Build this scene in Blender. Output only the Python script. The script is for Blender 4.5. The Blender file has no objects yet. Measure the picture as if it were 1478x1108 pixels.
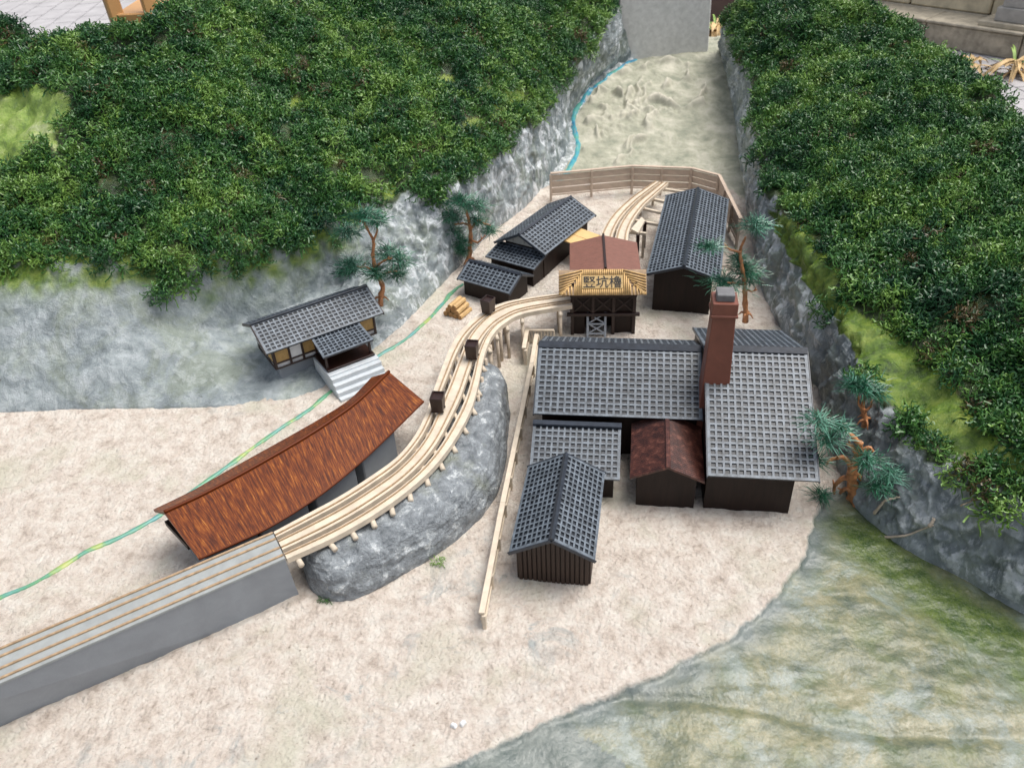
import bpy, bmesh, math, random
import numpy as np
from mathutils import Vector, Matrix, Euler
random.seed(7); rng = np.random.default_rng(7)
S = bpy.context.scene
COL = S.collection
# 1 unit = 10 cm of the real diorama
# ------------------------------------------------------------------ camera
F, PITCH, ROLL, CH = 1200.0, 36.0, -3.0, 10.0
CM = (Matrix.Rotation(math.radians(90-PITCH), 3, 'X') @ Matrix.Rotation(math.radians(ROLL), 3, 'Z'))
cd = bpy.data.cameras.new('camera'); cam = bpy.data.objects.new('camera', cd); COL.objects.link(cam)
cam.matrix_world = Matrix.Translation((0, 0, CH)) @ CM.to_4x4()
cd.sensor_width = 36; cd.lens = F/1478*36; cd.clip_start = 0.1; cd.clip_end = 500
cd.dof.use_dof = True; cd.dof.focus_distance = 14.0; cd.dof.aperture_fstop = 1.0
cd.dof.aperture_fstop = 0.8
S.camera = cam
S.render.resolution_x = 1024; S.render.resolution_y = 767
# ------------------------------------------------------------------ world + sun
SUN_EL, SUN_AZ = 68.0, 84.0        # azimuth measured from +Y towards +X
w = bpy.data.worlds.new('World'); S.world = w; w.use_nodes = True
nt = w.node_tree; bg = nt.nodes['Background']
sky = nt.nodes.new('ShaderNodeTexSky'); sky.sky_type = 'NISHITA'; sky.sun_disc = False
sky.sun_elevation = math.radians(SUN_EL); sky.sun_rotation = math.radians(SUN_AZ)
sky.air_density = 1.0; sky.dust_density = 4.0; sky.ozone_density = 0.6
hsv = nt.nodes.new('ShaderNodeHueSaturation'); hsv.inputs['Saturation'].default_value = .45   # thin cloud: a paler sky
nt.links.new(sky.outputs[0], hsv.inputs['Color']); nt.links.new(hsv.outputs[0], bg.inputs[0]); bg.inputs[1].default_value = 0.12
sd = bpy.data.lights.new('sun', 'SUN'); sd.energy = 2.2; sd.angle = math.radians(40); sd.color = (1, .96, .9)
so = bpy.data.objects.new('sun', sd); COL.objects.link(so)
dv = Vector((math.sin(math.radians(SUN_AZ))*math.cos(math.radians(SUN_EL)), math.cos(math.radians(SUN_AZ))*math.cos(math.radians(SUN_EL)), math.sin(math.radians(SUN_EL))))
so.rotation_euler = dv.to_track_quat('Z', 'Y').to_euler()
S.view_settings.view_transform = 'Standard'; S.view_settings.look = 'None'
S.view_settings.exposure = 0.45; S.view_settings.gamma = 1

# ------------------------------------------------------------------ geometry of the view (surveying the photo)
CMn = np.array(CM)
def ray(px, py): return CMn @ np.array([px-739., -(py-554.), -F])
def P(px, py, z=0.):
    d = ray(px, py); t = (z-CH)/d[2]; return np.array([d[0]*t, d[1]*t, z])
def PY(px, py, Y):
    d = ray(px, py); t = Y/d[1]; return np.array([d[0]*t, Y, CH+d[2]*t])
def proj(A):
    v = (np.asarray(A)-np.array([0, 0, CH])) @ CMn
    return 739+F*v[..., 0]/-v[..., 2], 554-F*v[..., 1]/-v[..., 2]
G_Y = [0, 13, 20, 24, 30, 33]; G_Z = [0, 0, .28, .5, 2.0, 2.3]
def G0(Y):
    Y = np.asarray(Y, float)
    return sum(np.interp(Y+o, G_Y, G_Z) for o in (-1, -.5, 0, .5, 1))/5
def PG(px, py):
    z = 0.
    for _ in range(30): p = P(px, py, z); z = .5*z+.5*float(G0(p[1]))
    return P(px, py, z)

# ------------------------------------------------------------------ numpy noise
_perm = rng.permutation(256); _perm = np.concatenate([_perm, _perm, _perm])
_grad = rng.normal(size=(256, 3)); _grad /= np.linalg.norm(_grad, axis=1)[:, None]
def perlin(p):
    p = np.asarray(p, float); i = np.floor(p).astype(int); f = p-i; i &= 255
    u = f*f*f*(f*(f*6-15)+10); r = 0
    for dx in (0, 1):
        for dy in (0, 1):
            for dz in (0, 1):
                h = _perm[_perm[_perm[i[..., 0]+dx]+i[..., 1]+dy]+i[..., 2]+dz]
                g = _grad[h]; d = f-np.array([dx, dy, dz])
                wgt = (u[..., 0] if dx else 1-u[..., 0])*(u[..., 1] if dy else 1-u[..., 1])*(u[..., 2] if dz else 1-u[..., 2])
                r = r+wgt*(g*d).sum(-1)
    return r*1.5
def fbm(p, o=4, g=.5):
    r = 0; a = 1; p = np.asarray(p, float)
    for k in range(o): r = r+a*perlin(p+17.3*k); p = p*2.03; a *= g
    return r
def inpoly(px, py, poly):
    px = np.asarray(px); py = np.asarray(py); c = np.zeros(px.shape, bool); n = len(poly)
    for i in range(n):
        x1, y1 = poly[i]; x2, y2 = poly[(i+1) % n]
        c ^= ((y1 > py) != (y2 > py)) & (px < (x2-x1)*(py-y1)/((y2-y1) or 1e-9)+x1)
    return c
def segdist(x, y, pts):
    d = np.full(np.shape(x), 1e9)
    for (x1, y1), (x2, y2) in zip(pts[:-1], pts[1:]):
        L = (x2-x1)**2+(y2-y1)**2 or 1e-9; t = np.clip(((x-x1)*(x2-x1)+(y-y1)*(y2-y1))/L, 0, 1)
        d = np.minimum(d, np.hypot(x-x1-t*(x2-x1), y-y1-t*(y2-y1)))
    return d
def sstep(a, b, x): t = np.clip((x-a)/(b-a), 0, 1); return t*t*(3-2*t)
def catmull(pts, n):
    pts = np.asarray(pts, float); k = len(pts)
    s = np.linspace(0, k-1, n); i = np.clip(s.astype(int), 0, k-2); t = (s-i)[:, None]
    p0 = pts[np.maximum(i-1, 0)]; p1 = pts[i]; p2 = pts[i+1]; p3 = pts[np.minimum(i+2, k-1)]
    return .5*(2*p1+(p2-p0)*t+(2*p0-5*p1+4*p2-p3)*t**2+(3*p1-p0-3*p2+p3)*t**3)

# ------------------------------------------------------------------ materials
def newmat(name):
    m = bpy.data.materials.new(name); m.use_nodes = True; n = m.node_tree
    return m, n, n.nodes['Principled BSDF']
def N(n, t, **k):
    x = n.nodes.new(t)
    for a, b in k.items():
        if hasattr(x, a): setattr(x, a, b)
        else: x.inputs[a].default_value = b
    return x
def ramp(n, stops, fac=None):
    r = n.nodes.new('ShaderNodeValToRGB'); e = r.color_ramp.elements
    while len(e) < len(stops): e.new(.5)
    for q, (p, c) in zip(e, stops): q.position = p; q.color = (*c, 1) if len(c) == 3 else c
    if fac is not None: n.links.new(fac, r.inputs[0])
    return r
def mixc(n, fac, a, b, mode='MIX'):
    x = n.nodes.new('ShaderNodeMix'); x.data_type = 'RGBA'; x.blend_type = mode
    for s, v in ((0, fac), (6, a), (7, b)):
        if isinstance(v, (int, float)): x.inputs[s].default_value = v
        elif isinstance(v, tuple): x.inputs[s].default_value = (*v, 1)
        else: n.links.new(v, x.inputs[s])
    return x.outputs[2]
def noise(n, scale, detail=4, rough=.55, dist=0., coord='pos', stretch=None):
    if coord == 'pos': c = n.nodes.new('ShaderNodeNewGeometry').outputs['Position']
    else: c = n.nodes.new('ShaderNodeTexCoord').outputs['Object']
    if stretch:
        mp = n.nodes.new('ShaderNodeMapping'); mp.inputs['Scale'].default_value = stretch; n.links.new(c, mp.inputs[0]); c = mp.outputs[0]
    x = N(n, 'ShaderNodeTexNoise', Scale=scale, Detail=detail, Roughness=rough, Distortion=dist); n.links.new(c, x.inputs[0])
    return x.outputs[0]
def bump(n, b, h, strength=.3, dist=.02, prev=None):
    x = N(n, 'ShaderNodeBump', Strength=strength, Distance=dist); n.links.new(h, x.inputs['Height'])
    if prev is not None: n.links.new(prev, x.inputs['Normal'])
    n.links.new(x.outputs[0], b.inputs['Normal']); return x.outputs[0]
def attr(n, name): x = n.nodes.new('ShaderNodeAttribute'); x.attribute_name = name; return x.outputs['Fac']
def paint(name, c, var=.25, rough=.5, scale=3., bs=.25, bscale=25., spec=.5, stretch=None, coord='obj'):
    m, n, b = newmat(name)
    nz = noise(n, scale, 5, .6, .3, coord, stretch)
    lo = tuple(x*(1-var) for x in c); hi = tuple(min(1, x*(1+var)) for x in c)
    r = ramp(n, [(.3, lo), (.7, hi)], nz); n.links.new(r.outputs[0], b.inputs['Base Color'])
    b.inputs['Roughness'].default_value = rough; b.inputs['Specular IOR Level'].default_value = spec
    bump(n, b, noise(n, bscale, 4, .6, 0, coord, stretch), bs, .01)
    return m
M = {}
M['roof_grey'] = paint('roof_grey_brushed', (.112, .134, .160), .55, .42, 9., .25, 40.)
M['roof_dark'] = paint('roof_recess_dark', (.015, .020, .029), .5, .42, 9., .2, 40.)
M['roof_edge'] = paint('roof_edge_navy', (.028, .035, .048), .35, .33, 8., .2, 30.)
M['dark_wood'] = paint('dark_stained_wall', (.014, .0065, .0045), .4, .5, 4., .4, 22., spec=.3, stretch=(3, 3, .4))
M['board_brown'] = paint('brown_board', (.032, .016, .010), .35, .55, 6., .5, 30., stretch=(4, 4, .3))
M['beam'] = paint('dark_red_brown_beam', (.022, .008, .006), .3, .4, 8., .3, 30.)
M['brick_red'] = paint('chimney_red', (.20, .070, .046), .14, .45, 3., .15, 30.)
M['cap_grey'] = paint('cap_grey', (.15, .15, .155), .2, .6, 10., .3, 40.)
M['light_wood'] = paint('pale_balsa', (.61, .525, .415), .16, .6, 5., .3, 30.)
M['rail_brown'] = paint('rail_brown', (.36, .25, .15), .3, .5, 12., .3, 40.)
M['post_wood'] = paint('weathered_post', (.50, .42, .33), .25, .7, 8., .4, 40.)
M['fence_pink'] = paint('pinkish_fence_wood', (.53, .42, .33), .14, .6, 5., .3, 30.)
M['concrete'] = paint('painted_grey', (.26, .285, .315), .10, .6, 2.5, .25, 40., coord='pos')
M['deck_grey'] = paint('deck_grey', (.30, .32, .32), .14, .6, 5., .3, 50., coord='pos')
M['steps'] = paint('step_grey_white', (.52, .56, .59), .12, .5, 5., .3, 30.)
M['plaster'] = paint('white_plaster', (.74, .75, .76), .07, .55, 5., .2, 30.)
M['tan'] = paint('tan_panel', (.44, .28, .10), .18, .55, 10., .4, 40.)
M['awning'] = paint('tan_awning', (.66, .44, .19), .08, .5, 3., .2, 30.)
M['bamboo'] = paint('split_bamboo', (.60, .39, .16), .25, .45, 12., .3, 50., coord='pos')
M['plate'] = paint('sign_plate', (.50, .34, .14), .12, .5, 12., .2, 50.)
M['ink'] = paint('black_ink', (.012, .010, .009), .1, .5)
M['maroon_roof'] = paint('red_brown_roof', (.20, .085, .060), .25, .4, 5., .4, 40., stretch=(1, 6, 6))
M['cream_gable'] = paint('cream_gable', (.50, .49, .45), .12, .6, 4., .4, 30.)
M['lattice'] = paint('blue_grey_lattice', (.34, .375, .42), .15, .5)
M['log'] = paint('split_log', (.52, .34, .15), .25, .6, 12., .4, 60.)
M['log_end'] = paint('log_end', (.36, .19, .07), .35, .7, 30., .3, 60.)
M['copper'] = paint('copper_wire_wax', (.45, .20, .085), .5, .5, 9., 1., 24., coord='pos')
M['needle'] = paint('pine_needle', (.022, .115, .06), .75, .3, 9., .2, 40., coord='pos')
M['needle_pale'] = paint('pine_needle_pale', (.13, .30, .22), .55, .28, 8., .2, 40., coord='pos')
M['leaf_green'] = paint('green_strap_leaf', (.22, .36, .06), .3, .5)
M['dry_leaf'] = paint('dry_leaf', (.52, .36, .17), .4, .6, 2., .4, 20., coord='pos')
M['chair'] = paint('varnished_beech', (.60, .33, .13), .12, .4, 1.2, .1, 10., stretch=(1, 1, .2))
M['paver'] = paint('grey_paver', (.40, .39, .40), .14, .8, .7, .5, 18., coord='pos')
M['joint'] = paint('paver_joint', (.15, .145, .14), .2, .9, 3., .4, 20., coord='pos')
M['slab'] = paint('speckled_slab', (.60, .60, .585), .14, .8, 6., .5, 40., coord='pos')
M['block'] = paint('cream_block', (.66, .58, .42), .22, .8, 2.2, .6, 12., coord='pos')
M['kerb'] = paint('rough_kerb', (.40, .35, .27), .35, .9, 2.5, .8, 12., coord='pos')
M['kerb_top'] = paint('kerb_top', (.47, .42, .33), .3, .85, 2.5, .5, 15., coord='pos')
M['post_stone'] = paint('post_stone', (.40, .385, .36), .15, .7)
M['soil'] = paint('dark_soil', (.10, .07, .05), .4, .95, 1., .6, 6., coord='pos')
M['pot'] = paint('dark_planter', (.10, .062, .05), .2, .7, 1., .2, 5., coord='pos')
M['board'] = paint('display_board', (.22, .20, .18), .2, .8)

# shelter roof: streaky varnished wood, streaks run down the slope (uv)
m, n, b = newmat('varnished_streaky_wood')
uv = n.nodes.new('ShaderNodeUVMap').outputs[0]
mp = N(n, 'ShaderNodeMapping'); mp.inputs['Scale'].default_value = (150, 3.0, 1); n.links.new(uv, mp.inputs[0])
nz = N(n, 'ShaderNodeTexNoise', Scale=1., Detail=6, Roughness=.7, Distortion=.25); n.links.new(mp.outputs[0], nz.inputs[0])
r = ramp(n, [(.38, (.050, .009, .002)), (.50, (.125, .026, .004)), (.60, (.23, .062, .008)), (.69, (.46, .18, .035))], nz.outputs[0])
n.links.new(r.outputs[0], b.inputs['Base Color']); b.inputs['Roughness'].default_value = .4; b.inputs['Specular IOR Level'].default_value = .18
bump(n, b, nz.outputs[0], .35, .01); M['varnish'] = m
# corrugated little roof
m, n, b = newmat('dark_red_corrugated'); nz = noise(n, 8, 5, .65, .3, 'obj')
r = ramp(n, [(.38, (.035, .010, .007)), (.55, (.085, .026, .017)), (.70, (.20, .08, .055))], nz)
n.links.new(r.outputs[0], b.inputs['Base Color']); b.inputs['Roughness'].default_value = .35; M['corr'] = m

# ground: cream stucco / olive slope / valley plaster, zones as vertex attributes
m, n, b = newmat('stucco_ground')
big = noise(n, .55, 5, .6, .4); med = noise(n, 3.4, 9, .74, .1); fine = noise(n, 30, 5, .7); pit = noise(n, 11, 5, .72)
cream = ramp(n, [(.34, (.44, .365, .305)), (.46, (.63, .55, .48)), (.62, (.74, .69, .62))], med).outputs[0]
cream = mixc(n, ramp(n, [(.52, (0, 0, 0)), (.66, (.75, .75, .75))], big).outputs[0], cream, (.55, .53, .42))
cream = mixc(n, ramp(n, [(.0, (1, 1, 1)), (.30, (.9, .9, .9)), (.375, (0, 0, 0))], pit).outputs[0], cream, (.36, .29, .22))
greyspot = ramp(n, [(.55, (0, 0, 0)), (.68, (1, 1, 1))], noise(n, 1.1, 5, .7, .8)).outputs[0]
g1 = N(n, 'ShaderNodeMath', operation='MULTIPLY'); n.links.new(greyspot, g1.inputs[0]); n.links.new(attr(n, 'stain'), g1.inputs[1])
cream = mixc(n, g1.outputs[0], cream, (.40, .42, .41))
ob = noise(n, 1.5, 10, .76, .25)
olive = ramp(n, [(.37, (.08, .10, .075)), (.47, (.15, .16, .10)), (.55, (.235, .225, .135)), (.66, (.34, .32, .22))], ob).outputs[0]
olive = mixc(n, ramp(n, [(.50, (0, 0, 0)), (.60, (.85, .85, .85))], noise(n, .9, 10, .74, .35)).outputs[0], olive, (.25, .29, .27))
olive = mixc(n, attr(n, 'green'), olive, ramp(n, [(.38, (.035, .07, .018)), (.62, (.12, .165, .04))], noise(n, 5, 8, .75)).outputs[0])
olive = mixc(n, ramp(n, [(.50, (0, 0, 0)), (.62, (.5, .5, .5))], noise(n, 34, 4, .7)).outputs[0], olive, (.15, .18, .12))
olive = mixc(n, attr(n, 'greyrim'), olive, ramp(n, [(.4, (.10, .125, .12)), (.6, (.19, .215, .205))], noise(n, 3, 8, .7)).outputs[0])
val = ramp(n, [(.36, (.24, .255, .195)), (.50, (.36, .36, .28)), (.64, (.50, .485, .40))], noise(n, 1.4, 9, .7, .25)).outputs[0]
val = mixc(n, attr(n, 'streak'), val, (.62, .585, .49))
sv = N(n, 'ShaderNodeTexVoronoi', Scale=4.2); sv.inputs['Randomness'].default_value = 1.; n.links.new(n.nodes.new('ShaderNodeNewGeometry').outputs['Position'], sv.inputs['Vector'])
sm = N(n, 'ShaderNodeMath', operation='MULTIPLY'); n.links.new(ramp(n, [(.0, (.85, .85, .85)), (.06, (.6, .6, .6)), (.10, (0, 0, 0))], sv.outputs['Distance']).outputs[0], sm.inputs[0]); n.links.new(ramp(n, [(.52, (0, 0, 0)), (.60, (1, 1, 1))], noise(n, 1.9, 5, .75)).outputs[0], sm.inputs[1])
cream = mixc(n, sm.outputs[0], cream, (.24, .19, .14))
c = mixc(n, attr(n, 'valley'), cream, val); c = mixc(n, attr(n, 'olive'), c, olive)
c = mixc(n, attr(n, 'rocky'), c, ramp(n, [(.38, (.26, .30, .30)), (.50, (.42, .46, .46)), (.58, (.74, .77, .79))], noise(n, 3.6, 9, .76, .3)).outputs[0])
n.links.new(c, b.inputs['Base Color'])
rr = N(n, 'ShaderNodeMapRange'); n.links.new(attr(n, 'olive'), rr.inputs[0]); rr.inputs[3].default_value = .85; rr.inputs[4].default_value = .2
n.links.new(rr.outputs[0], b.inputs['Roughness'])
hs = N(n, 'ShaderNodeMapRange'); n.links.new(attr(n, 'smooth'), hs.inputs[0]); hs.inputs[3].default_value = .85; hs.inputs[4].default_value = .22
b1 = N(n, 'ShaderNodeBump', Distance=.07); n.links.new(hs.outputs[0], b1.inputs['Strength']); n.links.new(pit, b1.inputs['Height'])
b2 = N(n, 'ShaderNodeBump', Distance=.03); n.links.new(hs.outputs[0], b2.inputs['Strength']); n.links.new(fine, b2.inputs['Height']); n.links.new(b1.outputs[0], b2.inputs['Normal'])
vo = N(n, 'ShaderNodeTexVoronoi', feature='SMOOTH_F1', Scale=17.); n.links.new(n.nodes.new('ShaderNodeNewGeometry').outputs['Position'], vo.inputs['Vector'])
b3 = N(n, 'ShaderNodeBump', Distance=.03, invert=True); n.links.new(hs.outputs[0], b3.inputs['Strength']); n.links.new(vo.outputs['Distance'], b3.inputs['Height']); n.links.new(b2.outputs[0], b3.inputs['Normal'])
n.links.new(b3.outputs[0], b.inputs['Normal']); M['ground'] = m

# painted rock, moss underlay
m, n, b = newmat('painted_rock')
a = noise(n, 1.7, 9, .66, .5); vs = noise(n, 3.6, 9, .74, .5, 'pos', (1, 1, .45))
rock = ramp(n, [(.34, (.15, .18, .19)), (.46, (.235, .275, .29)), (.56, (.31, .355, .37)), (.70, (.43, .475, .495))], a).outputs[0]
rock = mixc(n, ramp(n, [(.48, (0, 0, 0)), (.60, (.42, .42, .42))], noise(n, .9, 8, .7, .5)).outputs[0], rock, (.24, .28, .18))
wf = N(n, 'ShaderNodeMath', operation='MULTIPLY'); n.links.new(ramp(n, [(.50, (0, 0, 0)), (.585, (1, 1, 1))], vs).outputs[0], wf.inputs[0]); n.links.new(attr(n, 'white'), wf.inputs[1])
rock = mixc(n, wf.outputs[0], rock, (.72, .76, .79))
sp = ramp(n, [(.27, (.9, .9, .9)), (.36, (0, 0, 0))], noise(n, 6, 5, .75, .3, 'pos', (1, 1, .5))).outputs[0]
rock = mixc(n, sp, rock, (.055, .06, .06))  # near-black blotches: dark shadows put into the rock colour
under = ramp(n, [(.3, (.015, .03, .012)), (.55, (.04, .07, .018)), (.75, (.10, .075, .025))], noise(n, 3, 5, .6)).outputs[0]
lime = ramp(n, [(.34, (.035, .07, .012)), (.47, (.105, .185, .018)), (.64, (.24, .31, .05))], noise(n, 3.4, 9, .72, .4)).outputs[0]
pale = ramp(n, [(.35, (.07, .12, .04)), (.47, (.20, .31, .05)), (.56, (.30, .40, .10)), (.70, (.50, .54, .32))], noise(n, 1.6, 8, .7, .4)).outputs[0]
c = mixc(n, attr(n, 'moss'), rock, under); c = mixc(n, attr(n, 'lime'), c, lime); c = mixc(n, attr(n, 'pale'), c, pale)
n.links.new(c, b.inputs['Base Color']); b.inputs['Roughness'].default_value = .30
p1 = bump(n, b, a, .45, .10); p2 = bump(n, b, vs, .75, .09, p1); bump(n, b, noise(n, 18, 5, .7, .2), .7, .03, p2)
M['rock'] = m
m, n, b = newmat('glossy_mound_rock')
a = noise(n, 4.2, 9, .74, .4); rock = ramp(n, [(.30, (.09, .105, .115)), (.47, (.20, .222, .242)), (.57, (.28, .31, .33)), (.61, (.45, .48, .50)), (.70, (.75, .78, .80))], a).outputs[0]  # the whitest stops paint specular flecks into the rock colour
rock = mixc(n, ramp(n, [(.56, (0, 0, 0)), (.70, (.6, .6, .6))], noise(n, 1.2, 4, .6)).outputs[0], rock, (.22, .24, .17))
n.links.new(rock, b.inputs['Base Color']); b.inputs['Roughness'].default_value = .22
p1 = bump(n, b, noise(n, 6.5, 5, .65, .3), .9, .10); bump(n, b, noise(n, 26, 4, .7), .6, .03, p1); M['mound'] = m
# moss strands
m, n, b = newmat('preserved_moss')
oi = n.nodes.new('ShaderNodeObjectInfo').outputs['Random']
patch = noise(n, .55, 4, .65, .6); small = noise(n, 3.2, 3, .6)
ad = N(n, 'ShaderNodeMath', operation='MULTIPLY_ADD'); n.links.new(oi, ad.inputs[0]); ad.inputs[1].default_value = .26; n.links.new(patch, ad.inputs[2])
ad2 = N(n, 'ShaderNodeMath', operation='MULTIPLY_ADD'); n.links.new(small, ad2.inputs[0]); ad2.inputs[1].default_value = .35; n.links.new(ad.outputs[0], ad2.inputs[2])
r = ramp(n, [(.50, (.010, .048, .024)), (.67, (.022, .088, .028)), (.83, (.055, .155, .032)), (.97, (.17, .30, .06))], ad2.outputs[0])
mr = ramp(n, [(.0, (0, 0, 0)), (.975, (0, 0, 0)), (.985, (1, 1, 1))], oi)
c = mixc(n, mr.outputs[0], r.outputs[0], (.085, .062, .025))
n.links.new(c, b.inputs['Base Color']); b.inputs['Roughness'].default_value = .42; b.inputs['Specular IOR Level'].default_value = .5
M['moss'] = m
# stream paint
m, n, b = newmat('painted_stream')
a = noise(n, 1.7, 5, .6, .4)
near = ramp(n, [(.34, (.10, .30, .30)), (.5, (.11, .30, .17)), (.60, (.30, .40, .12)), (.68, (.42, .44, .14)), (.8, (.22, .42, .38))], a).outputs[0]
far = ramp(n, [(.36, (.03, .18, .36)), (.5, (.07, .33, .40)), (.62, (.10, .34, .27))], a).outputs[0]
c = mixc(n, attr(n, 'far'), near, far); n.links.new(c, b.inputs['Base Color']); b.inputs['Roughness'].default_value = .3
bump(n, b, noise(n, 12, 4, .6), .4, .02); M['stream'] = m

# ------------------------------------------------------------------ object helpers
def link(o, parent=None):
    COL.objects.link(o)
    if parent is not None: o.parent = parent
    return o
def tag(o, label=None, cat=None, group=None, kind=None):
    for k, v in (('label', label), ('category', cat), ('group', group), ('kind', kind)):
        if v: o[k] = v
    return o
def thing(name, label, cat, loc=(0, 0, 0), rz=0., group=None):
    o = bpy.data.objects.new(name, None); o.empty_display_size = .1; link(o)
    o.location = [float(v) for v in loc]; o.rotation_euler = (0, 0, rz); return tag(o, label, cat, group)
class MB:
    def __init__(s): s.v = []; s.f = []; s.mi = []; s.uv = None
    def add(s, vs, fs, mi=0):
        b0 = len(s.v); s.v += [tuple(map(float, v)) for v in vs]; s.f += [tuple(i+b0 for i in f) for f in fs]; s.mi += [mi]*len(fs); return s
    def box(s, c, size, mi=0, rz=0., top=1.):
        x, y, z = [q/2 for q in size]; cs, sn = math.cos(rz), math.sin(rz); vs = []
        for dz in (-1, 1):
            k = top if dz > 0 else 1
            for dx, dy in ((-1, -1), (1, -1), (1, 1), (-1, 1)):
                a, b_ = dx*x*k, dy*y*k; vs.append((c[0]+a*cs-b_*sn, c[1]+a*sn+b_*cs, c[2]+dz*z))
        return s.add(vs, [(3, 2, 1, 0), (4, 5, 6, 7), (0, 1, 5, 4), (1, 2, 6, 5), (2, 3, 7, 6), (3, 0, 4, 7)], mi)
    def tube(s, pts, rad, k=6, mi=0, cap=True):
        pts = [Vector(p) for p in pts]; n_ = len(pts)
        if not hasattr(rad, '__len__'): rad = [rad]*n_
        b0 = len(s.v); up = Vector((0, 0, 1)); prev = None
        for i, p in enumerate(pts):
            d = (pts[min(i+1, n_-1)]-pts[max(i-1, 0)]).normalized()
            if prev is None: a = d.cross(up if abs(d.z) < .9 else Vector((1, 0, 0))).normalized()
            else: a = (prev-d*prev.dot(d)).normalized()
            prev = a; c_ = d.cross(a)
            for j in range(k):
                t = 2*math.pi*j/k; q = p+(a*math.cos(t)+c_*math.sin(t))*rad[i]; s.v.append(tuple(q))
        for i in range(n_-1):
            for j in range(k):
                s.f.append((b0+i*k+j, b0+i*k+(j+1) % k, b0+(i+1)*k+(j+1) % k, b0+(i+1)*k+j)); s.mi.append(mi)
        if cap:
            s.f.append(tuple(b0+j for j in range(k))[::-1]); s.mi.append(mi)
            s.f.append(tuple(b0+(n_-1)*k+j for j in range(k))); s.mi.append(mi)
        return s
    def mesh(s, name, mats, smooth=False):
        me = bpy.data.meshes.new(name); me.from_pydata(s.v, [], s.f)
        for m_ in (mats if isinstance(mats, (list, tuple)) else [mats]): me.materials.append(m_)
        me.polygons.foreach_set('material_index', s.mi)
        if smooth: me.polygons.foreach_set('use_smooth', [True]*len(s.f))
        if s.uv: 
            l = me.uv_layers.new(name='UVMap'); 
            for lp in me.loops: l.data[lp.index].uv = s.uv[lp.vertex_index]
        me.update(); return me
    def build(s, name, mats, parent=None, smooth=False, bevel=0.):
        me = s.mesh(name, mats, smooth)
        if bevel:
            bm = bmesh.new(); bm.from_mesh(me); bmesh.ops.bevel(bm, geom=bm.edges[:], offset=bevel, segments=1, affect='EDGES', clamp_overlap=True); bm.to_mesh(me); bm.free()
        return link(bpy.data.objects.new(name, me), parent)
_bc = {}
def boxp(name, mat, parent, c, size, rot=(0, 0, 0), bevel=.008, top=1.):
    """one box-shaped piece as its own object; alike pieces share their mesh"""
    key = (name, mat.name, tuple(round(q, 3) for q in size), bevel, top)
    if key not in _bc:
        mb = MB().box((0, 0, 0), size, top=top); me = mb.mesh(name, mat)
        if bevel:
            bm = bmesh.new(); bm.from_mesh(me); bmesh.ops.bevel(bm, geom=bm.edges[:], offset=min(bevel, min(size)*.3), segments=1, affect='EDGES'); bm.to_mesh(me); bm.free()
        _bc[key] = me
    o = link(bpy.data.objects.new(name, _bc[key]), parent); o.location = [float(q) for q in c]; o.rotation_euler = rot; return o
def bar(name, mat, parent, a, b_, w_, h_, bevel=.006):
    a = Vector(a); b_ = Vector(b_); d = b_-a; L = round(d.length, 2)
    o = boxp(name, mat, parent, (a+b_)/2, (w_, L, h_), bevel=bevel)
    o.rotation_euler = d.to_track_quat('Y', 'Z').to_euler(); return o
def gridmesh(name, X, mat, attrs={}, parent=None, smooth=True):
    r_, c_, _ = X.shape; idx = np.arange(r_*c_).reshape(r_, c_)
    f = np.stack([idx[:-1, :-1], idx[:-1, 1:], idx[1:, 1:], idx[1:, :-1]], -1).reshape(-1, 4)
    me = bpy.data.meshes.new(name); me.vertices.add(r_*c_); me.vertices.foreach_set('co', X.reshape(-1).astype(np.float32))
    me.loops.add(f.size); me.polygons.add(len(f)); me.loops.foreach_set('vertex_index', f.reshape(-1).astype(np.int32))
    me.polygons.foreach_set('loop_start', np.arange(0, f.size, 4, dtype=np.int32))
    me.polygons.foreach_set('use_smooth', np.ones(len(f), bool) if smooth else np.zeros(len(f), bool)); me.materials.append(mat)
    for k, v in attrs.items():
        a_ = me.attributes.new(k, 'FLOAT', 'POINT'); a_.data.foreach_set('value', np.asarray(v, np.float32).reshape(-1))
    me.update(calc_edges=True); me.validate()
    return link(bpy.data.objects.new(name, me), parent)

# ------------------------------------------------------------------ terrain
RIM_PX = [(1190, 705), (1172, 760), (1160, 800), (1120, 860), (1050, 920), (960, 965), (830, 1020), (700, 1080), (620, 1115), (450, 1190), (200, 1290), (-100, 1400)]
RIM = [tuple(P(x, y, 0)[:2]) for x, y in RIM_PX]
STREAM_FAR = [(805, 264), (824, 240), (834, 215), (832, 198), (827, 176), (832, 158), (845, 140), (862, 124), (885, 105), (918, 86)]
STREAM_NEAR = [(-140, 930), (-60, 892), (0, 862), (60, 836), (125, 798), (180, 772), (232, 742), (290, 700), (340, 665), (400, 622), (440, 597), (478, 565), (520, 533), (548, 512), (575, 497), (600, 478), (622, 458), (640, 438), (650, 424), (668, 410)]
GS = .035
xs = np.arange(-11.5, 9.6, GS); ys = np.arange(4.4, 31.5, GS)
GX, GYY = np.meshgrid(xs, ys); GZ = G0(GYY)
p0x, p0y = proj(np.stack([GX, GYY, GZ], -1))
outer = RIM+[(-9, -4), (20, -4), (20, 12)]
ol = inpoly(GX, GYY, outer); d = segdist(GX, GYY, RIM)
sd_ = np.where(ol, d, -d)
jit = .045*fbm(np.stack([GX*4, GYY*4, GX*0], -1), 4)
olive = sstep(-.01, .03, sd_+jit)
zz = GZ.copy()
zz -= sstep(-.02, .08, sd_+jit)*.075
zz -= np.clip(sd_, 0, None)*.075
cc = np.stack([GX, GYY, GX*0], -1)
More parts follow.
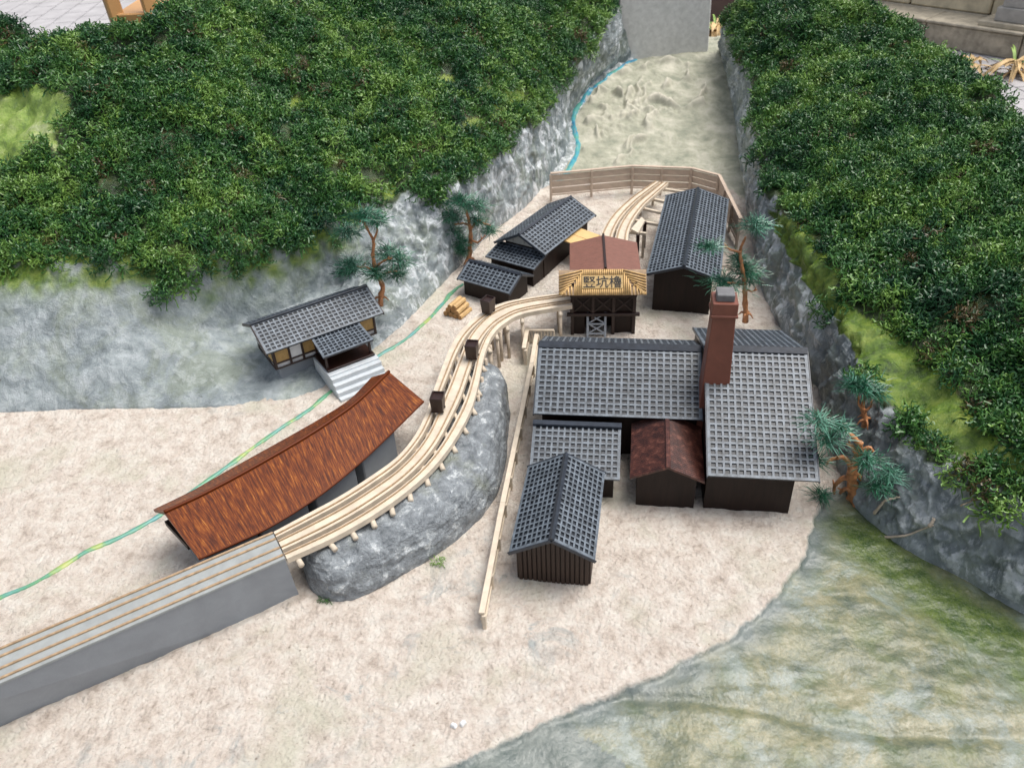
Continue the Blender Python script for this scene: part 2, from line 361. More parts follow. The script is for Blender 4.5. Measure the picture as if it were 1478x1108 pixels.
zz += olive*sstep(.0, 1.5, sd_)*.009*fbm(cc*np.array([3.2, 5.5, 1])+33, 4, .6)
zz += olive*(.10*fbm(cc*.45+3, 3)+.02*fbm(cc*np.array([1.5, 4, 1])+9, 3))
# long crease in the olive slope
crease = [tuple(P(x, y, -.15)[:2]) for x, y in [(880, 1008), (1000, 1012), (1130, 1030), (1250, 1052), (1380, 1056), (1500, 1050), (1650, 1040)]]
zz -= .05*np.exp(-(segdist(GX, GYY, crease)/.10)**2)*(olive)
valm = inpoly(p0x+8*jit*20, p0y, [(800, 262), (832, 215), (826, 175), (845, 140), (918, 84), (1045, 66), (1120, 250), (1090, 300), (1040, 262), (995, 262), (911, 262)]).astype(float)
valm = np.where(GYY > 23.4, 1., valm)*(GYY > 20)
rockm = ((p0x < 700+0*p0x) & (GYY > 17.5)).astype(float)
leftside = inpoly(p0x, p0y, [(400, 200), (915, 84), (862, 122), (826, 175), (834, 215), (800, 266), (700, 300), (640, 380), (560, 470), (400, 560)])
rockm = np.where(leftside, 1., 0.)*np.where(p0y < 330, 1, sstep(-.2, .25, fbm(cc*1.2, 3)+.1))
valm = valm*(1-rockm)
strokes = [[(690, 480), (690, 560), (740, 550), (770, 520), (800, 440)], [(470, 650), (540, 640), (590, 600), (560, 570)], [(640, 890), (700, 800), (790, 700), (820, 620)],
    [(990, 540), (1060, 550), (1085, 500), (1090, 440)], [(860, 470), (930, 440), (1000, 430), (1020, 380), (1000, 340)], [(560, 720), (640, 660), (760, 560), (860, 540), (960, 570), (1080, 560)],
    [(680, 360), (780, 370), (860, 330), (960, 330)], [(640, 620), (700, 580), (760, 600), (820, 600)], [(500, 540), (520, 490), (600, 470), (660, 520)], [(1100, 440), (1150, 430), (1200, 410)], [(560, 420), (620, 400), (700, 370)], [(520, 700), (500, 760), (450, 800)], [(700, 740), (690, 780), (660, 820)], [(760, 420), (740, 500), (690, 580)]]
ridge = 0*GX
for st_ in strokes:
    w_ = [tuple(PG(720+x/3.69, y/3.69)[:2]) for x, y in st_]
    dd_ = segdist(GX+.22*perlin(cc*1.6)+.05*perlin(cc*5), GYY+.22*perlin(cc*1.6+30)+.05*perlin(cc*5+9), w_)
    ridge = np.maximum(ridge, np.exp(-(dd_/(.06+.04*np.abs(perlin(cc*1.7+50))))**2)*np.clip(.55+1.1*perlin(cc*1.9+5), 0, 1.2)+0)
rough_ = np.exp(-(segdist(GX, GYY, [tuple(PG(720+x/3.69, y/3.69)[:2]) for x, y in [(600, 650), (760, 560), (900, 560)]])/.6)**2)
ridge = ridge+(rough_*.6+.15)*np.clip(fbm(cc*3.2, 4), 0, 1)
zz += valm*(ridge*.25+.06*fbm(cc*1.3, 4))
cr = (1-olive)*(1-valm)
zz += cr*(.014*fbm(cc*4, 3, .6)+.03*fbm(cc*.9+20, 2)+.010*np.abs(perlin(cc*9+3))*(.5+sstep(-.2,.3,perlin(cc*.8+77)))+.009*np.clip(perlin(cc*14+9), -.2, 1)) 
zz += rockm*.10*fbm(cc*2.5, 4)
# low bank where the ramp was glued in, plaster lip
lip = [tuple(P(x, y, 0)[:2]) for x, y in [(-60, 1080), (0, 1058), (160, 990), (300, 926), (440, 868)]]
zz += .05*np.exp(-(segdist(GX, GYY, lip)/.10)**2)*(1+.6*fbm(cc*4, 3))
green = np.clip(np.exp(-(segdist(GX, GYY, [tuple(P(x, y, -.1)[:2]) for x, y in [(1225, 765), (1300, 800), (1400, 880), (1480, 930), (1620, 1020)]])/.55)**2)*(1.3+.9*fbm(cc*1.5, 4)), 0, 1)
green = np.maximum(green, .35*sstep(.2, .6, fbm(cc*1.7+9, 4)+.1))
greyrim = np.clip(np.exp(-(sd_/.32)**2)*(.9+.8*fbm(cc*1.6+2, 3)), 0, 1)
greyrim = np.maximum(greyrim, inpoly(p0x+30*jit*10, p0y, [(560, 1160), (650, 1092), (760, 1045), (812, 1024), (850, 1060), (905, 1090), (930, 1160)])*.9)
stain = np.clip(np.exp(-(segdist(GX, GYY, [tuple(P(x, y, 0)[:2]) for x, y in [(700, 860), (780, 850), (820, 900), (300, 1060), (450, 1020)]])/1.0)**2), 0, 1)*.9
tiny = sstep(.2, .5, fbm(cc*1.1+60, 3))
ground = gridmesh('ground', np.stack([GX, GYY, zz], -1), M['ground'],
    dict(olive=olive, valley=valm, rocky=rockm, green=green, greyrim=greyrim, stain=stain+tiny*.5, streak=np.clip(ridge*valm*.8, 0, 1), smooth=np.clip(olive+valm, 0, 1)))
tag(ground, 'cream stuccoed model ground running into a painted olive slope', kind='structure')
def gz(x, y):
    i = int(np.clip((y-ys[0])/GS, 0, len(ys)-1)); j = int(np.clip((x-xs[0])/GS, 0, len(xs)-1)); return float(zz[i, j])

# hills -----------------------------------------------------------------
def loft(lines, ncol, nrows):
    L = [catmull(l, ncol) for l in lines]; out = []; vv = []
    for k in range(len(L)-1):
        m_ = nrows[k]
        for j in range(m_): t = j/m_; out.append(L[k]*(1-t)+L[k+1]*t); vv.append(k+t)
    out.append(L[-1]); vv.append(len(L)-1.)
    return np.array(out), np.array(vv)
def normals(X):
    du = np.gradient(X, axis=1); dv_ = np.gradient(X, axis=0); n_ = np.cross(du, dv_); n_ /= np.linalg.norm(n_, axis=-1)[..., None]+1e-9
    if n_[..., 2].mean() < 0: n_ = -n_
    return n_
def smooth_rows(X, it):
    for _ in range(it): X[1:-1] = .25*X[:-2]+.5*X[1:-1]+.25*X[2:]
    return X
def hillside(name, base, top, mid, crest, back, ncol, ledge=None):
    foot = [np.array([b_[0], b_[1], b_[2]-.35]) for b_ in base]
    X, V = loft([foot, base, top, mid, crest, back], ncol, [4, 90, 60, 60, 30])
    if ledge is not None:          # concave foot: the rock shelf the hall stands on
        lg = np.interp(np.linspace(0, 1, ncol), np.linspace(0, 1, len(ledge)), ledge)[None, :]
        tt = np.clip(V[:, None]-1, 0, 1); on_ = (V[:, None] >= 1) & (V[:, None] <= 2)
        b0_, t0_ = X[4], X[94]; hh_ = 1-(1-np.clip(tt/.72, 0, 1))**1.0; horiz = np.where(tt < .6, tt/.6*(.30+.62*lg), (.30+.62*lg)+(tt-.6)/.4*(.70-.62*lg)); vert = np.where(tt < .6, tt/.6*(.6-.42*lg), (.6-.42*lg)+(tt-.6)/.4*(.4+.42*lg))
        horiz = tt*(1-lg)+horiz*lg; vert = tt*(1-lg)+vert*lg
        X[..., :2] = np.where(on_[..., None], b0_[None, :, :2]+(t0_-b0_)[None, :, :2]*horiz[..., None], X[..., :2]); X[..., 2] = np.where(on_, b0_[None, :, 2]+(t0_-b0_)[None, :, 2]*vert, X[..., 2])
    X = smooth_rows(X, 4)
    n_ = normals(X); Vg = np.repeat(V[:, None], ncol, 1)
    cl = sstep(.9, 1.25, Vg)*(1-sstep(1.9, 2.15, Vg)); mo = sstep(1.9, 2.2, Vg)
    st = fbm(X*np.array([1.5, 1.5, .55]), 5, .55); rg = 1-np.abs(fbm(X*np.array([2.6, 2.6, .9])+30, 4, .55))*1.6
    hf = fbm(X*np.array([6, 6, 2.6])+11, 3, .6)
    rg2 = 1-np.abs(fbm(X*np.array([1.5, 1.5, 1.1])+70, 3, .5))*2.2
    if ncol == 520:      # the left face is smoother, brushed plaster at its open end
        calm = 1-.72*(1-sstep(330, 620, proj(X)[0]))
        st, rg, rg2, hf = st*calm, rg*calm*.7, rg2*calm*.7, hf*calm
    disp = cl*(.09*st+.10*rg+.09*rg2+.04*hf)+mo*(.30*fbm(X*.45+7, 3)+.10*fbm(X*1.6, 3))
    X = X+n_*disp[..., None]
    return X, V, Vg, normals(X)
def near_pts(spec): return [P(x, y, z) for x, y, z in spec]
Lb = [(-420, 640), (-200, 610), (0, 597), (130, 592), (250, 590), (380, 583), (470, 560), (545, 500), (600, 450), (652, 395), (705, 340), (765, 292), (800, 245), (822, 205), (820, 165), (848, 128), (872, 104), (912, 84)]
Lbase = [PG(x, y) for x, y in Lb]
Lt = [(-420, 420, 2.2), (-200, 390, 2.2), (0, 380, 2.2), (100, 374, 2.25), (190, 368, 2.25), (300, 368, 2.1), (400, 350, 1.9), (470, 322, 1.9), (560, 283, 2.05), (638, 268, 2.15), (690, 238, 2.2), (735, 198, 2.35), (765, 165, 2.5), (788, 140, 2.6), (812, 112, 2.8), (838, 82, 3.1), (858, 52, 3.4), (886, 4, 3.9)]
Ltop = near_pts(Lt)
Lc = [(-520, 60, 5.4), (-250, 30, 5.5), (0, 38, 5.5), (60, 46, 5.5), (150, 44, 5.5), (230, 40, 5.5), (262, 22, 5.6), (330, -40, 6.0), (430, -70, 6.1), (520, -80, 6.1), (590, -85, 6.0), (640, -85, 5.9), (690, -85, 5.8), (730, -82, 5.7), (765, -78, 5.5), (800, -70, 5.3), (840, -60, 5.0), (890, -34, 4.5)]
Lcrest = near_pts(Lc)
Lmid = [.5*(a_+b_)+np.array([0, 0, .22]) for a_, b_ in zip(Ltop, Lcrest)]
Lback = [np.array([c_[0]-(0 if i < 16 else .3), c_[1]+2.6, -1.5]) for i, c_ in enumerate(Lcrest)]
XL, VL, VgL, NL = hillside('hill', Lbase, Ltop, Lmid, Lcrest, Lback, 520, [0, 0, 0, .2, .6, 1, 1, 1, .5, .2, 0, 0, 0, 0, 0, 0, 0, 0])
Rb = [(1760, 1010), (1600, 930), (1478, 868), (1400, 828), (1320, 795), (1265, 757), (1228, 712), (1204, 650), (1180, 560), (1128, 475), (1098, 410), (1086, 345), (1078, 288), (1068, 220), (1058, 150), (1040, 72)]
Rbase = [P(x, y, -.12) if i < 6 else PG(x, y) for i, (x, y) in enumerate(Rb)]
Rt = [(1760, 830, 1.3), (1600, 770, 1.3), (1478, 724, 1.3), (1400, 690, 1.3), (1330, 645, 1.3), (1290, 603, 1.3), (1268, 560, 1.4), (1240, 505, 1.5), (1212, 445, 1.6), (1178, 385, 1.7), (1146, 325, 1.8), (1120, 278, 1.9), (1106, 218, 2.0), (1097, 150, 2.3), (1085, 95, 2.8), (1052, 22, 3.3)]
Rtop = near_pts(Rt)
Rc = [(2250, 640, 3.2), (2050, 520, 3.3), (1880, 430, 3.4), (1780, 370, 3.4), (1690, 320, 3.4), (1620, 278, 3.4), (1560, 240, 3.4), (1510, 205, 3.45), (1470, 172, 3.5), (1440, 145, 3.5), (1420, 118, 3.55), (1380, 84, 3.7), (1330, 48, 3.9), (1275, 22, 4.1), (1200, 2, 4.3), (1100, -25, 4.5)]
Rcrest = near_pts(Rc)
Rmid = [.5*(a_+b_)+np.array([0, 0, .32]) for a_, b_ in zip(Rtop, Rcrest)]
Rback = [np.array([c_[0]+.9, c_[1]+.9, -1.5]) for c_ in Rcrest]
XR, VR, VgR, NR = hillside('hill', Rbase, Rtop, Rmid, Rcrest, Rback, 480)

# bare (mossless) patches, seen on the hills
L_BARE = [[(-60, 140), (30, 128), (75, 125), (97, 140), (92, 185), (70, 212), (22, 216), (0, 262), (-60, 270)]]
R_BARE = [[(1105, 300), (1150, 318), (1200, 372), (1212, 400), (1205, 420), (1245, 455), (1300, 485), (1350, 530), (1400, 585), (1440, 640), (1490, 665), (1500, 700), (1420, 672), (1350, 640), (1290, 585), (1248, 540), (1232, 505), (1200, 455), (1150, 400), (1125, 350)]]
SPOTS = [(425, 147, 14, 7), (490, 228, 20, 9), (640, 118, 17, 9), (738, 142, 22, 13), (698, 132, 14, 9), (678, 178, 17, 10), (715, 165, 12, 14), (420, 258, 12, 8), (545, 215, 16, 8), (660, 190, 14, 7), (455, 306, 22, 9), (330, 345, 20, 8), (110, 376, 34, 6), (560, 275, 10, 12), (1105, 105, 12, 8), (1145, 160, 12, 7), (1265, 42, 14, 8), (1165, 225, 8, 4), (1100, 148, 8, 8)]
def bare(px, py, polys, jx):
    m_ = np.zeros(np.shape(px), bool)
    for pl in polys: m_ |= inpoly(px+jx*16, py+jx*10, pl)
    sp_ = np.zeros(np.shape(px), bool)
    for x, y, a_, b_ in SPOTS: sp_ |= ((px-x)/a_)**2+((py-y)/b_)**2 < 1+jx
    return m_, sp_
def hill_attrs(X, Vg, polys, right):
    px, py = proj(X); j = fbm(X*2.2, 3)
    m_, sp_ = bare(px, py, polys, j)
    front = Vg < 4.0
    mossy = sstep(1.93, 1.99, Vg+.16*j)
    lime = ((sp_ | (m_ & right)) & front & (Vg > 1.75)).astype(float)
    pale = ((m_ & (not right)) & front & (Vg > 2)).astype(float)
    skirt = np.clip(np.exp(-((Vg-1.9)/.12)**2)*(.8+1.4*j), 0, 1)*(0.9)
    lime = np.maximum(lime, skirt*(px < 520)*(not right))
    if right: white = .25+.45*sstep(1240, 1400, px)*(py > 600)+.55*(py < 500)
    else: white = .20+.80*sstep(480, 660, px)
    return dict(moss=mossy, lime=lime, pale=pale, white=white*np.ones_like(px))
hl = gridmesh('hill', XL, M['rock'], hill_attrs(XL, VgL, L_BARE, False)); tag(hl, 'long grey rock hillside left of the valley, moss above', kind='structure')
hr = gridmesh('hill', XR, M['rock'], hill_attrs(XR, VgR, R_BARE, True)); tag(hr, 'steep grey rock hillside right of the valley, moss above', kind='structure')

# moss clumps ---------------------------------------------------------------
clumps = bpy.data.collections.new('moss_clumps')
def make_clump(i):
    mb = MB(); rr_ = random.Random(100+i)
    for s_ in range(36):
        a_ = rr_.uniform(0, 6.283); r0 = .17*math.sqrt(rr_.random())
        p = Vector((r0*math.cos(a_), r0*math.sin(a_), rr_.uniform(-.05, .07)))
        d_ = Vector((math.cos(a_)*.8, math.sin(a_)*.8, rr_.uniform(.0, 1.6))).normalized(); axis = Vector([rr_.gauss(0, 1) for _ in range(3)]).normalized()
        pts = [p.copy()]
        for k in range(6):
            d_ = (Matrix.Rotation(rr_.uniform(.5, 1.5)*rr_.choice((-1, 1, 1)), 3, axis) @ d_); p = p+d_*rr_.uniform(.024, .042)
            axis = (axis+Vector([rr_.gauss(0, .7) for _ in range(3)])).normalized()
            pts.append(p.copy())
        r1 = rr_.uniform(.0085, .014)
        mb.tube(pts, [r1*rr_.uniform(.8, 1.2) for _ in pts], 3, cap=False)
    me = mb.mesh('moss_clump', M['moss']); o = bpy.data.objects.new('moss_clump', me); clumps.objects.link(o); return o
for i in range(8): make_clump(i)
def scatter(X, Vg, Nn, polys, right, dens, name, label, extra):
    A = X[:-1, :-1]; area = np.linalg.norm(np.cross(X[1:, :-1]-A, X[:-1, 1:]-A), axis=-1)
    px, py = proj(A)
    vis = (px > -160) & (px < 1640) & (py > -140) & (py < 1160)
    j = fbm(A*2.2, 3); jf = fbm(A*3.5+50, 3)
    m_, sp_ = bare(px, py, polys, j)
    V_ = Vg[:-1, :-1]
    on = (V_+.13*jf > 1.97) & (V_ < 4.75)
    for pl in extra: on |= inpoly(px+jf*14, py+jf*14, pl) & (V_ > 1.15)
    on &= ~((m_ | sp_) & (V_ < 4.0))
    thin = np.where(m_ | sp_, .0, 1.)
    wgt = area*on*np.where(vis, 1., .35)*thin
    tot = wgt.sum(); n_ = int(tot*dens); cdf = np.cumsum(wgt.ravel())/tot
    ii = np.searchsorted(cdf, rng.random(n_)); r_, c_ = np.unravel_index(ii, area.shape)
    u, v = rng.random(n_)[:, None], rng.random(n_)[:, None]
    p = X[r_, c_]*(1-u)*(1-v)+X[r_, c_+1]*u*(1-v)+X[r_+1, c_]*(1-u)*v+X[r_+1, c_+1]*u*v
    nn = Nn[r_, c_]
    nn = nn+np.array([0, 0, .35]); nn /= np.linalg.norm(nn, axis=1)[:, None]
    p = p+nn*(rng.random(n_)[:, None]**2*.16-.02+np.clip(fbm(p*3.1, 2), -.5, .5)[:, None]*.16)
    ang = np.stack([np.arctan2(-nn[:, 1], nn[:, 2]), np.arcsin(np.clip(nn[:, 0], -1, 1)), rng.random(n_)*6.28], -1)
    sc = rng.uniform(.75, 1.35, n_)
    me = bpy.data.meshes.new(name); me.vertices.add(n_); me.vertices.foreach_set('co', p.reshape(-1).astype(np.float32))
    # euler XYZ: spin about own z first, then tilt -> use quaternion-free trick: store normal + spin
    a_ = me.attributes.new('nrm', 'FLOAT_VECTOR', 'POINT'); a_.data.foreach_set('vector', nn.reshape(-1).astype(np.float32))
    a_ = me.attributes.new('spin', 'FLOAT', 'POINT'); a_.data.foreach_set('value', ang[:, 2].astype(np.float32))
    a_ = me.attributes.new('scl', 'FLOAT', 'POINT'); a_.data.foreach_set('value', sc.astype(np.float32))
    o = link(bpy.data.objects.new(name, me)); me.materials.append(M['moss'])
    tag(o, label, 'moss', kind='stuff')
    ng = bpy.data.node_groups.new('moss_scatter', 'GeometryNodeTree')
    ng.interface.new_socket('Geometry', in_out='INPUT', socket_type='NodeSocketGeometry'); ng.interface.new_socket('Geometry', in_out='OUTPUT', socket_type='NodeSocketGeometry')
    gi = ng.nodes.new('NodeGroupInput'); go = ng.nodes.new('NodeGroupOutput')
    m2p = ng.nodes.new('GeometryNodeMeshToPoints'); iop = ng.nodes.new('GeometryNodeInstanceOnPoints')
    ci = ng.nodes.new('GeometryNodeCollectionInfo'); ci.inputs['Collection'].default_value = clumps
    ci.inputs['Separate Children'].default_value = True; ci.inputs['Reset Children'].default_value = True
    def na(nm, ty): x = ng.nodes.new('GeometryNodeInputNamedAttribute'); x.data_type = ty; x.inputs[0].default_value = nm; return x.outputs[0]
    al = ng.nodes.new('FunctionNodeAlignRotationToVector'); al.axis = 'Z'; ng.links.new(na('nrm', 'FLOAT_VECTOR'), al.inputs['Vector'])
    cb = ng.nodes.new('ShaderNodeCombineXYZ'); ng.links.new(na('spin', 'FLOAT'), cb.inputs[2])
    ro = ng.nodes.new('FunctionNodeRotateRotation'); ro.rotation_space = 'LOCAL'; ng.links.new(al.outputs[0], ro.inputs[0]); ng.links.new(cb.outputs[0], ro.inputs[1])
    lk = ng.links.new
    lk(gi.outputs[0], m2p.inputs[0]); lk(m2p.outputs[0], iop.inputs['Points']); lk(ci.outputs[0], iop.inputs['Instance']); iop.inputs['Pick Instance'].default_value = True
    lk(ro.outputs[0], iop.inputs['Rotation']); lk(na('scl', 'FLOAT'), iop.inputs['Scale']); lk(iop.outputs[0], go.inputs[0])
    md = o.modifiers.new('scatter', 'NODES'); md.node_group = ng
    print('moss', name, n_)
    return o
scatter(XL, VgL, NL, L_BARE, False, 25, 'moss', 'curly dark green moss blanketing the long left hillside',
    [[(178, 340), (292, 340), (285, 385), (262, 436), (238, 446), (205, 405)], [(300, 340), (345, 340), (335, 372)], [(436, 310), (485, 310), (478, 345), (455, 350)], [(600, 240), (660, 240), (640, 285), (600, 300)]])
scatter(XR, VgR, NR, R_BARE, True, 27, 'moss', 'curly green moss blanketing the right hillside above the chimney house',
    [[(1270, 560), (1330, 590), (1400, 640), (1478, 690), (1500, 740), (1440, 722), (1390, 705), (1330, 640), (1280, 600)], [(1150, 340), (1190, 400), (1215, 440), (1240, 470), (1225, 500), (1185, 440), (1150, 380)], [(1400, 700), (1470, 715), (1440, 760)]])

# stream -----------------------------------------------------------------
def stream(pts, w_, far, label):
    c_ = catmull([PG(x, y) for x, y in pts], 220); t = np.gradient(c_, axis=0); t[:, 2] = 0; t /= np.linalg.norm(t, axis=1)[:, None]
    nr = np.stack([-t[:, 1], t[:, 0], t[:, 2]*0], -1); rows = []
    ww = w_*(1+.35*fbm(c_*2.5, 3))
    for k, h in ((-1, -.03), (-.8, .012), (-.3, .03), (.3, .03), (.8, .012), (1, -.03)):
        q_ = c_+nr*(k*ww)[:, None]; q_[:, 2] = [gz(x, y)+h for x, y, _ in q_]; rows.append(q_)
    rows = np.array(rows)
    for _ in range(3): rows[:, 1:-1, 2] = (rows[:, :-2, 2]+rows[:, 1:-1, 2]+rows[:, 2:, 2])/3
    o = gridmesh('stream', rows.transpose(1, 0, 2), M['stream'], dict(far=np.full((220, 6), far))); tag(o, label, kind='structure')
stream(STREAM_NEAR, .055, 0., 'thin green and yellow painted stream crossing the cream ground')
stream(STREAM_FAR, .085, 1., 'thin turquoise painted stream under the far left cliff')

# ------------------------------------------------------------------ lattice roof slope
def slope(A, B, C_, D, nu, nv, name, parent, mats=None, th=.045, depth=.022):
    """A,B ridge ends, C,D eave ends under B,A. plate with recessed square cells"""
    A, B, C_, D = [Vector(q) for q in (A, B, C_, D)]; mb = MB()
    nrm = (B-A).cross(D-A).normalized()
    if nrm.z < 0: nrm = -nrm
    def pt(u, v, h=0.): return (A*(1-u)+B*u)*(1-v)+(D*(1-u)+C_*u)*v+nrm*h
    eu, ev = .035/max(1e-6, (B-A).length), .03/(D-A).length
    cu, cv = (1-2*eu)/nu, (1-2*ev)/nv
    bu, bv = cu*.155, cv*.175
    flip = (B-A).cross(D-A).dot(nrm) < 0
    def quad(a_, b_, c_, d_, mi): mb.add([a_, b_, c_, d_], [(3, 2, 1, 0) if flip else (0, 1, 2, 3)], mi)
    # border
    for (u0, v0, u1, v1) in ((0, 0, 1, ev), (0, 1-ev, 1, 1), (0, ev, eu, 1-ev), (1-eu, ev, 1, 1-ev)):
        quad(pt(u0, v0), pt(u1, v0), pt(u1, v1), pt(u0, v1), 0)
    for i in range(nu):
        for j in range(nv):
            u0, v0 = eu+i*cu, ev+j*cv; u1, v1 = u0+cu, v0+cv
            a0, b0, a1, b1 = u0+bu, v0+bv, u1-bu, v1-bv
            o = [pt(u0, v0), pt(u1, v0), pt(u1, v1), pt(u0, v1)]; h = [pt(a0, b0), pt(a1, b0), pt(a1, b1), pt(a0, b1)]
            g = .12
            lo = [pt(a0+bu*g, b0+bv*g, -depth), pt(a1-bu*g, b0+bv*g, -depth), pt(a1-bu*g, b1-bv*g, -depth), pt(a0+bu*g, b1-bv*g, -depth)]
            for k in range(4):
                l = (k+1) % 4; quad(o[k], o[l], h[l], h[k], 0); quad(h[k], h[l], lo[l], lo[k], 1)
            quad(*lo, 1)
    # rim and underside
    t = [pt(0, 0), pt(1, 0), pt(1, 1), pt(0, 1)]; bt = [q-nrm*th for q in t]
    for k in range(4): l = (k+1) % 4; quad(bt[k], bt[l], t[l], t[k], 2)
    quad(bt[3], bt[2], bt[1], bt[0], 2)
    return mb.build(name, mats or [M['roof_grey'], M['roof_dark'], M['roof_edge']], parent)
def prism_walls(w_, l_, h_, rise, name, mat, parent, x0=0, sink=.25):
    """pentagonal body, ridge along local Y"""
    mb = MB(); a = w_/2; b_ = l_/2
    v = [(x, y, z) for y in (-b_, b_) for x, z in ((-a+x0, -sink), (a+x0, -sink), (a+x0, h_), (0, h_+rise), (-a+x0, h_))]
    mb.add(v, [(0, 1, 2, 3, 4), (9, 8, 7, 6, 5), (0, 5, 6, 1), (1, 6, 7, 2), (2, 7, 8, 3), (3, 8, 9, 4), (4, 9, 5, 0)])
    return mb.build(name, mat, parent)
def house(name, label, cx, cy, z0, head, rw, rl, eave, ridge, nu, nv, ow=.1, olf=.15, olb=.1, group='grey lattice-roofed model houses', wallmat='dark_wood', cap=.035, capw=.045, ends=True):
    """ridge along local Y; rw, rl = roof size; front = local -Y"""
    t = thing(name, label, 'model house', (cx, cy, z0), math.radians(head), group)
    e, r_ = eave-z0, ridge-z0; a = rw/2; b_ = rl/2; sl = (r_-e)/a
    ww = rw-2*ow; wl = rl-olf-olb
    w_ = prism_walls(ww, wl, e+ow*sl-.055, (ww/2)*sl-.005, 'wall', M[wallmat], t); w_.location.y = (olf-olb)/2
    slope((0, -b_, r_), (0, b_, r_), (-a, b_, e), (-a, -b_, e), nu, nv, 'roof_slope', t)
    slope((0, -b_, r_), (0, b_, r_), (a, b_, e), (a, -b_, e), nu, nv, 'roof_slope', t)
    mb = MB(); c_ = capw
    v = [(x, y, z) for y in (-b_-.006, b_+.006) for x, z in ((-c_, r_-c_*sl+.004), (-c_, r_-c_*sl+.018), (0, r_+cap), (c_, r_-c_*sl+.018), (c_, r_-c_*sl+.004))]
    mb.add(v, [(0, 1, 2, 3, 4)[::-1], (9, 8, 7, 6, 5)[::-1], (0, 5, 6, 1)[::-1], (1, 6, 7, 2)[::-1], (2, 7, 8, 3)[::-1], (3, 8, 9, 4)[::-1]])
    mb.build('ridge_cap', M['roof_edge'], t)
    if ends:
        for y in (-b_-.012, b_+.012):
            for s_ in (-1, 1): bar('barge_board', M['roof_edge'], t, (s_*.01, y, r_-.03), (s_*(a+.01), y, e-.03), .02, .06, .004)
    return t, dict(a=a, b=b_, e=e, r=r_, sl=sl, ww=ww, wl=wl, yo=(olf-olb)/2)
# front shed with board gable
shed, g = house('model_shed', 'small grey-roofed shed with vertical board front, nearest to the camera', .635, 9.32, 0, -11.2, 1.28, 1.9, .75, 1.10, 17, 8, ow=.1, olf=.17)
nb = 15
for i in range(nb):
    x = -g['ww']/2+(i+.5)*g['ww']/nb; h = g['e']+.03+(g['ww']/2-abs(x)+.02)*g['sl']-.05
    boxp('board', M['board_brown'], shed, (x, -g['b']+.17-.012, h/2-.1), (g['ww']/nb-.014, .03, round(h+.2, 2)), bevel=.006)
for i in range(18):
    y = -g['b']+.17+(i+.5)*g['wl']/18; h = g['e']-.03
    for s_ in (-1, 1): boxp('board', M['board_brown'], shed, (s_*(g['ww']/2+.012), y, h/2-.1), (.03, g['wl']/18-.014, round(h+.2, 2)), bevel=.006)
# long workshop (ridge runs left-right)
long_, g = house('model_house', 'long grey-roofed house lying left of the red chimney', 1.97, 12.50, 0, -98.4, 2.50, 2.89, 1.0, 1.66, 23, 13, ow=.2, olf=.12, olb=.05, cap=.05, capw=.09)
# big house with chimney
bigh, g = house('model_house', 'largest house, steep grey roof pierced by the red chimney at its left edge', 4.21, 11.78, 0, -98.8, 4.4, 1.70, .93, 1.93, 15, 21, ow=.22, olf=.02, olb=.30, cap=.05, capw=.09)
# rear house
rear, g = house('model_house', 'grey-roofed dark house with closed black gable, in front of the far fence', 4.42, 17.93, .22, -16.0, 1.60, 4.25, 1.10, 1.36, 33, 9, ow=.17, olf=.12, olb=.1, wallmat='dark_wood')
# rear left house
lr, g = house('model_house', 'grey-roofed house with cream gable and tan awning beside the left cliff', 1.05, 18.95, .22, -35.0, 1.45, 2.45, .95, 1.32, 19, 8, ow=.18, olf=.22, olb=.1)
mb = MB(); a, b_ = g['ww']/2-.02, -g['wl']/2+g['yo']-.012
mb.add([(-a, b_, g['e']-.02), (a, b_, g['e']-.02), (0, b_, g['r']-.08), (-a, b_+.01, g['e']-.02), (a, b_+.01, g['e']-.02), (0, b_+.01, g['r']-.08)], [(0, 1, 2), (5, 4, 3), (0, 3, 4, 1), (1, 4, 5, 2), (2, 5, 3, 0)])
mb.build('gable_panel', M['cream_gable'], lr)
for q_ in (-.3, 0, .3): bar('gable_batten', M['cream_gable'], lr, (q_, b_-.012, g['e']), (q_, b_-.012, g['r']-.1-abs(q_)*g['sl']), .02, .02, .003)
fr = -g['b']
slope((-.72, fr+.22, .66), (.66, fr+.22, .66), (.60, fr-.32, .46), (-.80, fr-.32, .46), 13, 6, 'lower_roof', lr)
boxp('lower_wall', M['dark_wood'], lr, (-.07, fr-.02, .12), (1.2, .48, .68), bevel=.005)
for k in range(2):
    mb = MB(); y0 = -.25+k*.40; z_ = .66
    mb.add([(.66, y0, z_), (1.24, y0, z_-.07), (1.24, y0+.385, z_-.07), (.66, y0+.385, z_)], [(0, 1, 2, 3)])
    mb.add([(.66, y0, z_-.03), (1.24, y0, z_-.10), (1.24, y0+.385, z_-.10), (.66, y0+.385, z_-.03)], [(3, 2, 1, 0)])
    b0 = 0; mb.f += [(0, 4, 5, 1), (1, 5, 6, 2), (2, 6, 7, 3), (3, 7, 4, 0)]; mb.mi += [0]*4
    mb.build('awning_panel', M['awning'], lr)
for y0 in (-.2, .48): boxp('awning_post', M['beam'], lr, (1.18, y0, .24), (.05, .05, .52))
# small hut
sh, g = house('model_hut', 'smallest grey-roofed hut, beside the pile of logs', -.26, 17.24, .1, -125.0, 1.02, 1.45, .60, .86, 12, 6, ow=.1, olf=.1, olb=.1)
